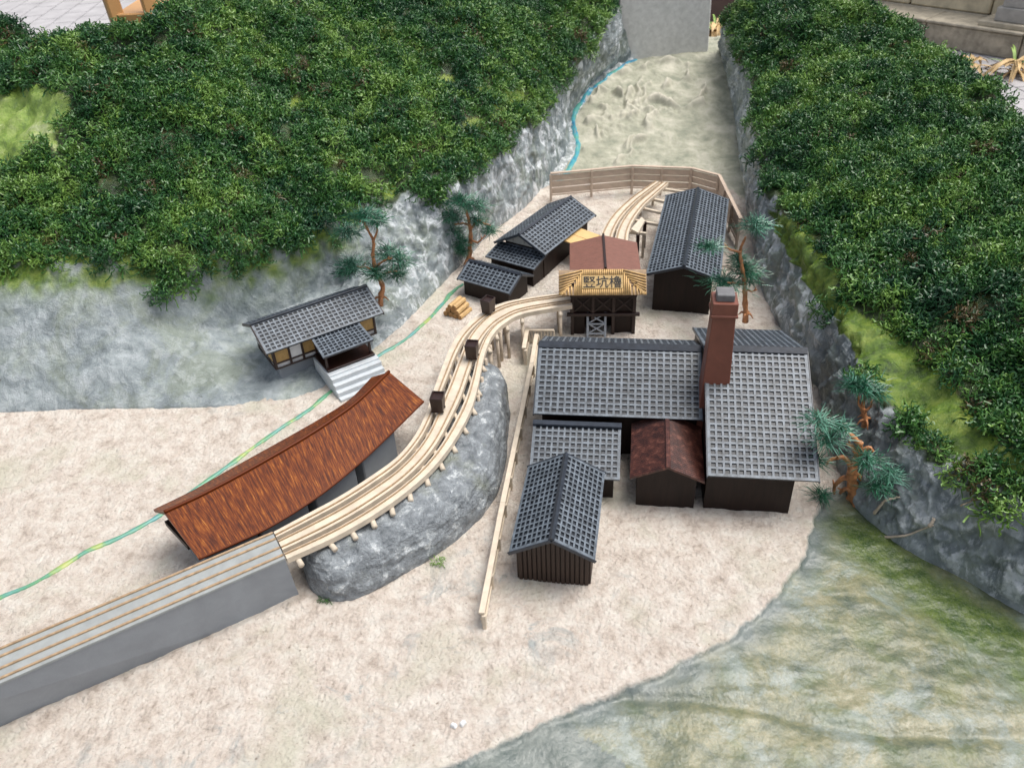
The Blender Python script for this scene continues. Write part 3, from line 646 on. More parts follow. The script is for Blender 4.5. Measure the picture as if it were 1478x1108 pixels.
# lean-to in the yard between shed and long house
t = thing('model_lean_to', 'low grey roof tucked between the front shed and the long house', 'model house', (1.02, 10.75, 0), math.radians(-8.4), 'grey lattice-roofed model houses')
slope((-.76, .48, .90), (.76, .48, .90), (.76, -.46, .52), (-.76, -.46, .52), 14, 9, 'roof_slope', t)
slope((-.76, .48, .90), (.76, .48, .90), (.76, .68, .80), (-.76, .68, .80), 14, 2, 'roof_slope', t)
bar('ridge_cap', M['roof_edge'], t, (-.77, .48, .91), (.77, .48, .91), .12, .05)
mb = MB(); v = [(x, y, z) for x in (-.66, .66) for y, z in ((-.34, -.2), (-.34, .50), (.47, .83), (.62, .75), (.62, -.2))]
mb.add(v, [(0, 1, 2, 3, 4)[::-1], (5, 6, 7, 8, 9), (0, 5, 6, 1)[::-1], (1, 6, 7, 2)[::-1], (2, 7, 8, 3)[::-1], (3, 8, 9, 4)[::-1]]); mb.build('wall', M['dark_wood'], t)
# red hut
t = thing('model_hut', 'small dark hut with red-brown corrugated roof between the two big houses', 'model house', (2.55, 10.62, 0), math.radians(-9.5))
prism_walls(.96, 1.2, .70, .19, 'wall', M['dark_wood'], t)
for s_ in (-1, 1):
    mb = MB(); n_ = 120; L = 1.42
    for k in range(n_+1):
        y = -L/2+L*k/n_; h = .009*math.sin(k*math.pi/2)
        mb.v += [(0, y, .98+h), (s_*.60, y, .71+h), (0, y, .94), (s_*.60, y, .67)]
    for k in range(n_):
        q_ = 4*k; fs = [(q_, q_+4, q_+5, q_+1), (q_+2, q_+3, q_+7, q_+6), (q_+1, q_+5, q_+7, q_+3)]
        if s_ > 0: fs = [f_[::-1] for f_ in fs]
        mb.f += fs; mb.mi += [0]*3
    mb.f += [(0, 1, 3, 2), (4*n_, 4*n_+2, 4*n_+3, 4*n_+1)]; mb.mi += [0]*2
    mb.build('roof_slope', M['corr'], t)
bar('ridge_cap', M['corr'], t, (0, -.72, .985), (0, .72, .985), .07, .03)
# chimney
t = thing('chimney', 'tall tapering red chimney with grey top rising between two grey roofs', 'chimney', (3.47, 11.45, 0), math.radians(-8.5))
mb = MB()
for z0, z1, w0, w1 in ((-.2, 2.98, .56, .36),):
    mb.v += [(x*w0/2, y*w0/2, z0) for x, y in ((-1, -1), (1, -1), (1, 1), (-1, 1))]+[(x*w1/2, y*w1/2, z1) for x, y in ((-1, -1), (1, -1), (1, 1), (-1, 1))]
mb.f += [(3, 2, 1, 0), (4, 5, 6, 7), (0, 1, 5, 4), (1, 2, 6, 5), (2, 3, 7, 6), (3, 0, 4, 7)]; mb.mi += [0]*6
mb.build('shaft', M['brick_red'], t, bevel=.012)
boxp('collar', M['brick_red'], t, (0, 0, 2.92), (.43, .43, .05), bevel=.01)
boxp('crown', M['brick_red'], t, (0, 0, 3.05), (.40, .40, .22), bevel=.012)
boxp('grey_cap', M['cap_grey'], t, (0, 0, 3.22), (.28, .28, .13), bevel=.012)

# ------------------------------------------------------------------ pit-head tower
t = thing('pithead_tower', 'dark timber shaft tower with brown roof and bamboo name board', 'model tower', (2.06, 15.55, .08), math.radians(-5.0))
# local frame: x across, y depth; front at y=-.3
for x in (-.66, -.22, .22, .66):
    for y in (-.22, .60, 1.15): boxp('post', M['beam'], t, (x, y, .62), (.075, .075, 1.34))
for z, e_ in ((.52, .08), (.98, .0), (1.2, .0)):
    boxp('beam', M['beam'], t, (0, -.24, z), (1.40+e_*2, .08, .07)); boxp('beam', M['beam'], t, (0, 1.17, z), (1.40, .08, .07))
    for s_ in (-1, 1): boxp('beam', M['beam'], t, (s_*.67, .46, z), (.08, 1.4, .07))
boxp('front_wall', M['dark_wood'], t, (0, -.205, .78), (1.36, .02, .48))
for x in (-.44, 0, .44):
    for s_ in (-1, 1): bar('brace', M['beam'], t, (x-s_*.2, -.22, .57), (x+s_*.2, -.22, .96), .035, .035)
boxp('back_wall', M['dark_wood'], t, (0, .12, .55), (1.34, .04, 1.25)); boxp('side_wall', M['dark_wood'], t, (.645, .45, .5), (.03, 1.35, 1.2)); boxp('side_wall', M['dark_wood'], t, (-.645, .45, .5), (.03, 1.35, 1.2)); boxp('front_wall', M['dark_wood'], t, (.43, -.18, .25), (.42, .03, .75)); boxp('front_wall', M['dark_wood'], t, (-.52, -.18, .25), (.26, .03, .75))
boxp('loft_floor', M['dark_wood'], t, (0, .3, .80), (1.30, .95, .05))
# lattice gate
gt = bpy.data.objects.new('lattice_gate', None); link(gt, t); gt.location = (-.14, -.30, .0)
lx = (-.19, .19)
for x in lx: bar('gate_rail', M['lattice'], gt, (x, -.06, -.05), (x, .10, .56), .05, .03)
for z in (.08, .30, .52): bar('gate_bar', M['lattice'], gt, (-.19, -.04+.2*z, z), (.19, -.04+.2*z, z), .035, .03)
for z in (.10, .32):
    for s_ in (-1, 1): bar('gate_cross', M['lattice'], gt, (-s_*.16, -.045+.25*z, z), (s_*.16, .0+.25*z, z+.19), .02, .03)
# brown gable roof
def plain_slope(A, B, C_, D, name, parent, mat, th=.04):
    A, B, C_, D = [Vector(q) for q in (A, B, C_, D)]; nr = (B-A).cross(D-A).normalized(); nr = nr if nr.z > 0 else -nr; mb = MB()
    mb.add([A, B, C_, D]+[q-nr*th for q in (A, B, C_, D)], [(0, 1, 2, 3), (7, 6, 5, 4), (0, 4, 5, 1), (1, 5, 6, 2), (2, 6, 7, 3), (3, 7, 4, 0)])
    o = mb.build(name, mat, parent, bevel=.006)
    bm = bmesh.new(); bm.from_mesh(o.data); bmesh.ops.recalc_face_normals(bm, faces=bm.faces[:]); bm.to_mesh(o.data); bm.free(); return o
for s_ in (-1, 1): plain_slope((.04, .0, 1.50), (.04, 1.58, 1.50), (.04+s_*.76, 1.52, 1.34), (.04+s_*.76, .0, 1.34), 'roof_slope', t, M['maroon_roof'])
bar('ridge_cap', M['beam'], t, (.04, .0, 1.51), (.04, 1.60, 1.51), .05, .05)
boxp('gable_wall', M['beam'], t, (.04, .08, 1.2), (1.3, .05, .26))
# bamboo board: sloping canopy, split canes laid in a fan
O = Vector((-.03, -.42, 1.10)); U = Vector((1, 0, 0)); W = Vector((0, .40, .36)).normalized(); hw, hh = .90, .56
NN = U.cross(W)
bb = bpy.data.objects.new('name_board', None); link(bb, t); bb.location = O
rot = Matrix((U, W, NN)).transposed().to_euler()
bb.rotation_euler = rot     # local: x across, y up the slope, z out
boxp('backing', M['rail_brown'], bb, (0, hh/2, -.015), (1.84, hh, .02), bevel=0)
def cane(x0, y0, x1, y1):
    mb = MB().tube([(x0, y0, .012), (x1, y1, .012)], .0165, 6); mb.build('cane', M['bamboo'], bb, smooth=True)
N_ = 27
for i in range(N_):
    x = -.54+i*1.08/(N_-1)*1.0
    inside = abs(x) < .425
    if inside: cane(x, 0, x, .13); cane(x, .43, x, hh)
    else: cane(x, 0, x, hh*(.98-(abs(x)-.425)*3.0)) 
for s_ in (-1, 1):
    for k in range(9):
        y = hh*(1-.02-k*.115); x0 = s_*(.43+max(0, k-1)*.055)
        cane(s_*.91, max(.01, y-.13+0*k), x0 if k < 9 else x0, y)
    for k in range(5): cane(s_*(.58+.07*k), 0, s_*(.58+.07*k), .24-.05*k)
boxp('plate', M['plate'], bb, (0, .28, .012), (.86, .29, .045), bevel=.004)
tc = bpy.data.curves.new('lettering', 'FONT'); tc.body = '\u7aea\u5751\u6ad3'; tc.size = .265; tc.align_x = 'CENTER'; tc.align_y = 'CENTER'; tc.extrude = .004; tc.offset = .0015; tc.resolution_u = 2
to = bpy.data.objects.new('lettering', tc); COL.objects.link(to); bpy.context.view_layer.update()
me = bpy.data.meshes.new_from_object(to.evaluated_get(bpy.context.evaluated_depsgraph_get())); bpy.data.objects.remove(to)
co = np.array([v.co[:] for v in me.vertices]); print('lettering verts', len(co), co.min(0) if len(co) else '', co.max(0) if len(co) else '')
me.materials.clear(); me.materials.append(M['ink']); lo_ = link(bpy.data.objects.new('lettering', me), bb); 
mn, mx = co.min(0), co.max(0); sc = .80/(mx[0]-mn[0]); lo_.scale = (sc, sc, 1); lo_.location = (-(mn[0]+mx[0])/2*sc, .28-(mn[1]+mx[1])/2*sc, .040)
rear_tower = t

# ------------------------------------------------------------------ trestle tracks
def edges(Lp, Rp, z, n_):
    a = catmull([P(x, y, z) for x, y in Lp], n_); b_ = catmull([P(x, y, z) for x, y in Rp], n_); return a, b_
def ribbon(mb, C0, C1, z0, z1, mi=0):
    """closed box-section strip between two side curves"""
    b0 = len(mb.v); n_ = len(C0)
    for a, b_ in zip(C0, C1): mb.v += [(a[0], a[1], z0), (b_[0], b_[1], z0), (b_[0], b_[1], z1), (a[0], a[1], z1)]
    for i in range(n_-1):
        for k in range(4): l = (k+1) % 4; mb.f.append((b0+4*i+k, b0+4*i+l, b0+4*i+4+l, b0+4*i+4+k)); mb.mi.append(mi)
    mb.f += [(b0+3, b0+2, b0+1, b0), (b0+4*n_-4, b0+4*n_-3, b0+4*n_-2, b0+4*n_-1)]; mb.mi += [mi]*2
def part_strip(name, mat, parent, A, B, f0, f1, z0, z1):
    C0 = A+(B-A)*np.asarray(f0).reshape(-1, 1); C1 = A+(B-A)*np.asarray(f1).reshape(-1, 1); mb = MB(); ribbon(mb, C0, C1, z0, z1)
    o = mb.build(name, mat, parent); bm = bmesh.new(); bm.from_mesh(o.data); bmesh.ops.recalc_face_normals(bm, faces=bm.faces[:]); bm.to_mesh(o.data); bm.free(); return o
ZD = .90
Lp = [(395, 767), (440, 743), (488, 717), (532, 689), (572, 660), (596, 632), (612, 603), (625, 565), (638, 530), (652, 497), (668, 474), (694, 452), (722, 438), (757, 430), (822, 421)]
Rp = [(414, 806), (472, 780), (512, 759), (548, 737), (582, 713), (614, 686), (640, 657), (662, 625), (680, 590), (690, 556), (699, 513), (711, 484), (729, 466), (758, 452), (826, 440)]
A, B = edges(Lp, Rp, ZD, 90)
trs = thing('trestle_railway', 'curved pale wooden trestle with twin tracks running from the grey ramp to the tower', 'model railway', (0, 0, 0))
u = np.linspace(0, 1, 90); cl = sstep(.62, .85, u)
fa0, fa1 = 0*u, .205+.04*cl; fb0, fb1 = .325-.065*cl, .675+.065*cl; fc0, fc1 = .795-.04*cl, 1+0*u
for f0, f1 in ((fa0, fa1), (fb0, fb1), (fc0, fc1)): part_strip('plank', M['light_wood'], trs, A, B, f0, f1, ZD-.10, ZD)
for f in (fa1-.075, fb0+.05, fb1-.085, fc0+.05): part_strip('rail', M['rail_brown'], trs, A, B, f, f+.024, ZD-.01, ZD+.026)
ties = list(range(2, 90, 5))
for k, i in enumerate(ties):
    a, b_ = A[i], B[i]; d_ = (b_-a)/np.linalg.norm(b_-a); e = b_+d_*.11
    s0 = a-d_*.03
    mb = MB().tube([(*s0[:2], ZD-.145), (*e[:2], ZD-.145)], .045, 8); mb.build('crossbeam', M['light_wood'], trs, smooth=True)
    if i > 36:
        for q_, sp_ in ((a+d_*.05, -.06), (e-d_*.06, .07), (a+d_*.35, 0)):
            g_ = gz(q_[0]+d_[0]*sp_, q_[1]+d_[1]*sp_)
            MB().tube([(q_[0]+d_[0]*sp_, q_[1]+d_[1]*sp_, g_-.05), (q_[0], q_[1], ZD-.14)], .036, 7).build('post', M['post_wood'], trs, smooth=True)
# intermediate posts near the bend, as in the photo
for i in (56, 60, 64, 68, 74):
    q_ = B[i]+(B[i]-A[i])*.03; g_ = gz(q_[0], q_[1]); MB().tube([(q_[0], q_[1], g_-.05), (q_[0], q_[1], ZD-.1)], .034, 7).build('post', M['post_wood'], trs, smooth=True)
# rear track out of the tower
tr2 = thing('trestle_railway', 'short pale wooden trestle track ending before the far fence, behind the tower', 'model railway', (0, 0, 0))
ZR = 1.0
A2, B2 = edges([(862, 352), (871, 330), (884, 310), (905, 290), (924, 276), (945, 262)], [(906, 352), (908, 333), (916, 315), (930, 296), (946, 281), (965, 264)], ZR, 40)
u = np.linspace(0, 1, 40); z_ = 0*u
part_strip('plank', M['light_wood'], tr2, A2, B2, z_, z_+.44, ZR-.09, ZR); part_strip('plank', M['light_wood'], tr2, A2, B2, z_+.54, z_+1, ZR-.09, ZR)
for f in (.06, .34, .60, .88): part_strip('rail', M['rail_brown'], tr2, A2, B2, z_+f, z_+f+.045, ZR-.01, ZR+.03)
for i in (10, 17, 24, 31, 37):
    a, b_ = A2[i], B2[i]; d_ = (b_-a)/np.linalg.norm(b_-a); e = b_+d_*(.75 if i > 12 else .4)
    bar('crossbeam', M['light_wood'], tr2, (*(a-d_*.03)[:2], ZR-.135), (*e[:2], ZR-.135), .07, .07)
    for q_ in (a+d_*.05, e-d_*.06): boxp('post', M['post_wood'], tr2, (q_[0], q_[1], (gz(q_[0], q_[1])-.08+ZR-.16)/2), (.06, .06, round(ZR-.16-gz(q_[0], q_[1])+.08, 1)+.04))
pf = [P(x, y, ZR-.02) for x, y in ((911, 330), (926, 313), (931, 318), (921, 336))]
mb = MB(); mb.add([tuple(q) for q in pf]+[(q[0], q[1], q[2]-.06) for q in pf], [(0, 1, 2, 3), (7, 6, 5, 4), (0, 4, 5, 1), (1, 5, 6, 2), (2, 6, 7, 3), (3, 7, 4, 0)]); mb.build('platform', M['light_wood'], tr2)
for q in (pf[2], pf[3]): boxp('platform_post', M['beam'], tr2, (q[0], q[1], .58), (.08, .08, .72))

# carts
def cart(px, py, label, i, f):
    d_ = np.arctan2(*(A[i+2]-A[i-2])[[1, 0]])-math.pi/2
    p = P(px, py, ZD+.05); t = thing('mine_cart', label, 'mine cart', (p[0], p[1], ZD+.028), float(d_), 'dark mine carts on the trestle')
    mb = MB(); w0, w1, l0, l1, z0, z1, k = .10, .115, .11, .13, .03, .33, .022
    def ring(a_, b_, z): return [(-a_, -b_, z), (a_, -b_, z), (a_, b_, z), (-a_, b_, z)]
    mb.v = ring(w0, l0, z0)+ring(w1, l1, z1)+ring(w1-k, l1-k, z1)+ring(w1-k, l1-k, z1-.035)
    mb.f = [(3, 2, 1, 0)]+[(a_+j, a_+(j+1) % 4, a_+4+(j+1) % 4, a_+4+j) for a_ in (0, 4, 8) for j in range(4)]+[(12, 13, 14, 15)]; mb.mi = [0]*len(mb.f)
    mb.build('tub', M['beam'], t, bevel=.006)
    for y in (-.075, .075): boxp('axle', M['beam'], t, (0, y, .018), (.22, .04, .03), bevel=.004)
    return t
cart(633, 590, 'dark mine cart nearest the camera, on the left track beside the brown shelter', 40, .2)
cart(682, 514, 'dark mine cart on the right track at the middle of the bend', 55, .75)
cart(705, 449, 'dark mine cart on the left track, farthest up beside the smallest hut', 66, .2)

# logs
lp = PG(660, 452); t = thing('log_pile', 'small stack of pale split logs on the cream ground by the smallest hut', 'log pile', lp, math.radians(-32))
for x, z in ((-.17, .065), (-.04, .065), (.09, .065), (.21, .06), (-.10, .175), (.03, .175), (.15, .17), (-.03, .28), (.08, .28)):
    mb = MB().tube([(x, -.22+random.uniform(-.02, .02), z), (x+random.uniform(-.01, .01), .22, z+random.uniform(-.01, .01))], random.uniform(.058, .068), 8)
    mb.mi = [0]*8+[1, 1]; mb.build('log', [M['log'], M['log_end']], t)

# ------------------------------------------------------------------ grey ramp
ra, rb = P(394, 769.7, ZD), P(411.7, 807, ZD); la, lb = P(0, 937, ZD), P(0, 987.7, ZD)
fb_, gb = P(431.5, 857.8, 0), P(0, 1049, 0)
ext = 1.35
la = ra+(la-ra)*ext; lb = rb+(lb-rb)*ext; gb = fb_+(gb-fb_)*ext
ga = la+(la-lb)*.15; ga[2] = 0; fa = ra+(ra-rb)*.15; fa[2] = 0
t = thing('railway_ramp', 'long grey painted ramp with four brown rails leading to the pale trestle', 'model ramp', (0, 0, 0))
mb = MB()
low = lambda q: (q[0], q[1], -.25)
vs = [la, lb, rb, ra, low(ga), low(gb+(gb-lb)*np.array([.28, .28, 0])), low(fb_+(fb_-rb)*np.array([.28, .28, 0])), low(fa)]
mb.add(vs, [(1, 5, 6, 2), (2, 6, 7, 3), (3, 7, 4, 0), (0, 4, 5, 1)]); mb.build('embankment', M['concrete'], t)
mb = MB(); up = np.array([0, 0, .035])
o_ = (rb-ra)/np.linalg.norm(rb-ra)*.012
mb.add([la-o_, lb+o_, rb+o_, ra-o_, la-o_+up, lb+o_+up, rb+o_+up, ra-o_+up], [(3, 2, 1, 0), (4, 5, 6, 7), (0, 1, 5, 4), (1, 2, 6, 5), (2, 3, 7, 6), (3, 0, 4, 7)]); mb.build('deck', M['deck_grey'], t)
for f in (.05, .28, .62, .90):
    a_, b_ = la+(lb-la)*f, ra+(rb-ra)*f; bar('rail', M['rail_brown'], t, a_+up+[0, 0, .012], b_+up+[0, 0, .012], .035, .03)

# ------------------------------------------------------------------ curved brown shelter
ZE, ZRI = .90, 1.22
RI = catmull([P(x, y, ZRI) for x, y in [(236.8, 739.5), (290, 715), (342.4, 687.6), (392, 660), (439.8, 632), (480, 606), (517, 579), (561.6, 536.5)]], 60)
FE = catmull([P(x, y, ZE) for x, y in [(286.4, 805.3), (335, 784), (383, 761.9), (430, 734), (472, 705), (510, 674), (545.4, 642), (611, 578)]], 60)
BE = 2*RI-FE; BE[:, 2] = ZE; BE = RI+(BE-RI)*np.array([.62, .62, 1]); 
t = thing('platform_shelter', 'long curved shelter with glossy red-brown wooden roof on grey piers', 'model shelter', (0, 0, 0))
def sweep_slope(E_, name):
    mb = MB(); mb.uv = []; n_ = len(RI); L = np.concatenate([[0], np.cumsum(np.linalg.norm(np.diff(RI, axis=0), axis=1))]); L = L/L[-1]
    for i in range(n_):
        for q_, vv in ((RI[i], 0), (E_[i], 1)): mb.v.append(tuple(q_)); mb.uv.append((L[i], vv))
        for q_, vv in ((RI[i], 0), (E_[i], 1)): mb.v.append((q_[0], q_[1], q_[2]-.05)); mb.uv.append((L[i], vv))
    for i in range(n_-1):
        q_ = 4*i; mb.f += [(q_, q_+4, q_+5, q_+1), (q_+2, q_+3, q_+7, q_+6), (q_+1, q_+5, q_+7, q_+3)]; mb.mi += [0]*3
    mb.f += [(0, 1, 3, 2), (4*n_-4, 4*n_-2, 4*n_-1, 4*n_-3)]; mb.mi += [0]*2
    o = mb.build(name, M['varnish'], t); bm = bmesh.new(); bm.from_mesh(o.data); bmesh.ops.recalc_face_normals(bm, faces=bm.faces[:]); bm.to_mesh(o.data); bm.free(); return o
sweep_slope(FE, 'roof_slope'); sweep_slope(BE, 'roof_slope')
MB().tube([tuple(q_+np.array([0, 0, .012])) for q_ in RI], .03, 8).build('ridge_roll', M['varnish'], t, smooth=True)
for E_ in (FE, BE):
    part = MB().tube([tuple(q_+np.array([0, 0, -.02])) for q_ in E_], .022, 6).build('eave_batten', M['varnish'], t, smooth=True)
for i in (9, 21, 34, 48):
    f_ = FE[i]+(BE[i]-FE[i])*.17; bk = FE[i]+(BE[i]-FE[i])*.80; dr = RI[min(i+1, 59)]-RI[i-1]; an = math.atan2(dr[1], dr[0]); c_ = (f_+bk)/2
    boxp('pier', M['concrete'], t, (c_[0], c_[1], .33), (.85, round(float(np.linalg.norm(f_-bk)), 1), 1.12), (0, 0, an), bevel=.02)
mb = MB(); ribbon(mb, FE*.25+BE*.75, FE*.75+BE*.25, .80, .90); mb.build('soffit', M['dark_wood'], t)

# ------------------------------------------------------------------ hall on the rock with porch and steps
HZ = .45
p0, p1 = P(398.5, 532.5, HZ), P(543.4, 480, HZ); dx = (p1-p0)[:2]; an = math.atan2(dx[1], dx[0]); Lw = float(np.linalg.norm(dx))
t = thing('model_hall', 'white and tan panelled hall with porch and pale steps, perched on the left rock', 'model house', (*p0[:2], HZ), an)
D_ = 1.0; Hh = .52
boxp('wall', M['plaster'], t, (Lw/2, D_/2+.02, Hh/2+.0), (Lw-.02, D_, Hh), bevel=0)
boxp('foundation', M['concrete'], t, (Lw/2, D_/2+.05, -.30), (Lw-.15, D_-.1, .58), bevel=.02)
cuts = [0, .34, .62, .92, 1.25, 1.58, 1.9, Lw]
cuts = [c_*Lw/2.28 if c_ < Lw else Lw for c_ in (0, .34, .62, .90, 1.18, 1.66, 1.92, 9)]
kinds = ['tan', 'plaster', 'tan', 'dark_wood', 'tan', 'plaster', 'tan']
for k in range(7):
    a_, b_ = cuts[k], cuts[k+1]; boxp('panel', M[kinds[k]], t, ((a_+b_)/2, .008, .32), (b_-a_-.04, .03, .38), bevel=.004)
for c_ in cuts: boxp('stud', M['beam'], t, (min(max(c_, .02), Lw-.02), -.005, Hh/2), (.045, .05, Hh+.02), bevel=.004)
for z in (.0, .12, .51): boxp('rail', M['beam'], t, (Lw/2, -.012, z), (Lw+.01, .03, .035), bevel=.004)
for xx in (0, Lw):
    for y in (.03, .35, .68, D_): boxp('stud', M['beam'], t, (xx+(.0 if xx else -.0), y, Hh/2), (.03, .045, Hh), bevel=.004)
    for z in (.0, .12): boxp('rail', M['beam'], t, (xx, D_/2, z), (.035, D_, .035), bevel=.004)
    for k, y in enumerate((.19, .515, .85)): boxp('panel', M['tan' if k == 0 else 'plaster'], t, (xx, y, .32), (.03, .26, .34), bevel=.004)
mb = MB(); mb.add([(x, y, z) for x in (0, Lw) for y, z in ((0, Hh), (D_+.04, Hh), (D_/2, Hh+.30))], [(0, 2, 1), (3, 4, 5), (0, 1, 4, 3), (1, 2, 5, 4), (2, 0, 3, 5)]); mb.build('gable', M['plaster'], t)
ry, rz_, ez = D_/2, Hh+.36, Hh+.035
slope((-.16, ry, rz_), (Lw+.14, ry, rz_), (Lw+.14, -.22, ez), (-.16, -.22, ez), 24, 8, 'roof_slope', t)
slope((-.16, ry, rz_), (Lw+.14, ry, rz_), (Lw+.14, D_+.22, ez), (-.16, D_+.22, ez), 24, 8, 'roof_slope', t)
bar('ridge_cap', M['roof_edge'], t, (-.17, ry, rz_+.01), (Lw+.15, ry, rz_+.01), .07, .05)
for xx in (-.17, Lw+.15):
    for y in (-.22, D_+.22): bar('barge_board', M['beam'], t, (xx, ry, rz_-.035), (xx, y, ez-.035), .02, .06)
x0, x1 = .80, 1.86
slope((x0, -.16, .52), (x1, -.16, .52), (x1+.02, -.80, .40), (x0-.03, -.80, .40), 11, 7, 'porch_roof', t)
pf_ = boxp('porch_floor', M['beam'], t, ((x0+x1)/2+.02, -.37, .0), (x1-x0-.0, .76, .05))
for xx in (x0+.06, x1-.04): boxp('porch_post', M['beam'], t, (xx, -.66, .20), (.05, .05, .40))
boxp('porch_base', M['steps'], t, ((x0+x1)/2+.02, -.45, -.26), (x1-x0+.06, .84, .46))
for k in range(4):
    h = .46-.105*k; boxp('step', M['steps'], t, ((x0+x1)/2+.02, -.87-.105*k-.055, -.46+h/2-.06), (x1-x0+.05, .115, round(h, 2)))

# ------------------------------------------------------------------ rock mound under the trestle
mp_ = [(438, 822), (450, 852), (482, 868), (520, 862), (572, 834), (628, 801), (676, 765), (708, 728), (727, 684), (734, 622), (732, 572), (716, 552), (690, 550), (668, 575), (655, 615), (632, 660), (592, 700), (540, 742), (480, 778), (446, 798)]
bd = catmull([P(x, y, 0) for x, y in mp_+mp_[:1]], 161)[:-1]
spn = catmull([P(x, y, 0) for x, y in [(478, 826), (560, 786), (640, 722), (690, 640), (708, 580)]], 60)
near = spn[np.argmin(np.linalg.norm(bd[:, None]-spn[None], axis=-1), axis=1)]
rows = []
for f, z in ((-.02, -.2), (0, 0), (.06, .22), (.14, .40), (.25, .53), (.4, .62), (.6, .68), (.8, .71), (1., .72)):
    for_ = bd*(1-f)+near*f; for_[:, 2] = z; rows.append(for_)
rows = np.array(rows)
# refine rows
rr2 = np.array([catmull(rows[:, j], 60) for j in range(rows.shape[1])]).transpose(1, 0, 2)
rr2 = np.concatenate([rr2, rr2[:, :1]], 1)
n_ = normals(rr2); amp = sstep(0, .15, rr2[..., 2]+.05)
dd = (.05*fbm(rr2*2.2+3, 5, .6)+.022*(1-np.abs(fbm(rr2*6.5, 3))*2))*amp
rr2 = rr2+n_*dd[..., None]; rr2[:, -1] = rr2[:, 0]; rr2[..., 2] = np.minimum(rr2[..., 2], .745)
mo = gridmesh('rock_mound', rr2, M['mound']); tag(mo, 'glossy grey painted rock mound beneath the curved pale trestle', 'rock')

# ------------------------------------------------------------------ fences
def fence(name, label, pts, H_, zf, nb_, cat='fence', mat='fence_pink', seg=.9, tilt=0.):
    t = thing(name, label, cat, (*pts[0][:2], zf(pts[0])))
    o0 = np.array([*pts[0][:2], zf(pts[0])])
    for k in range(len(pts)-1):
        a = np.array([*pts[k][:2], zf(pts[k])])-o0; b_ = np.array([*pts[k+1][:2], zf(pts[k+1])])-o0
        L = np.linalg.norm(b_-a); m_ = max(1, round(L/seg)); an = math.atan2(b_[1]-a[1], b_[0]-a[0])
        nrm = np.array([-math.sin(an), math.cos(an), 0])
        for j in range(m_):
            p = a+(b_-a)*j/m_; q = a+(b_-a)*(j+1)/m_
            for i in range(nb_):
                z = H_*(.24+.70*(i+.5)/nb_)
                sh_ = nrm*(.006+.012*(i % 2)); e0 = p+(q-p)*.02+[0, 0, z]+sh_; e1 = q-(q-p)*.02+[0, 0, z]+sh_
                bar('board', M[mat], t, e0, e1, .025, H_*.70/nb_-.018, .006)
            boxp('post', M[mat], t, p+np.array([0, 0, H_/2-.06])-nrm*.03, (.06, .06, H_+.06), (0, 0, an))
        boxp('post', M[mat], t, b_+np.array([0, 0, H_/2-.06])-nrm*.03, (.06, .06, H_+.06), (0, 0, an))
        bar('top_rail', M[mat], t, a+[0, 0, H_], b_+[0, 0, H_], .09, .04)
        bar('bottom_rail', M[mat], t, a-nrm*.02+[0, 0, H_*.22], b_-nrm*.02+[0, 0, H_*.22], .03, .035)
    return t
gzf = lambda p: gz(p[0], p[1])
FP = [PG(x, y) for x, y in [(795, 290), (911, 280), (995, 281), (1034, 293), (1064, 358)]]
fence('board_fence', 'pinkish wooden board fence bending round the far end of the yard', FP, .80, gzf, 3, seg=.95)
# long low fence seen from above
q0, q1, q2 = P(697, 905, 0), P(727, 745, 0), P(768, 545, 0)
q3 = P(775, 505, 0)
fence('low_board_fence', 'long narrow pale fence running from the long house to the foreground', [q0, q1, q2, q3], .34, lambda p: gz(p[0], p[1])-.02, 3, mat='light_wood', seg=.7)
fence('corner_fence', 'short pale picket corner fence at the left end of the long house', [P(757, 528, 0), P(762, 498, 0)], .42, lambda p: 0.02, 2, mat='light_wood', seg=.6)
t = thing('picket_fence', 'low row of pale pickets joining the trestle bend to the long house', 'fence', P(764, 500, 0))
q0 = P(764, 500, 0); q1 = P(800, 500, 0)
for k in range(9):
    p = (q1-q0)*k/8; boxp('picket', M['light_wood'], t, (p[0], p[1], .2), (.03, .03, .42))
bar('top_rail', M['light_wood'], t, (0, 0, .42), tuple((q1-q0)+np.array([0, 0, .42])), .05, .035)

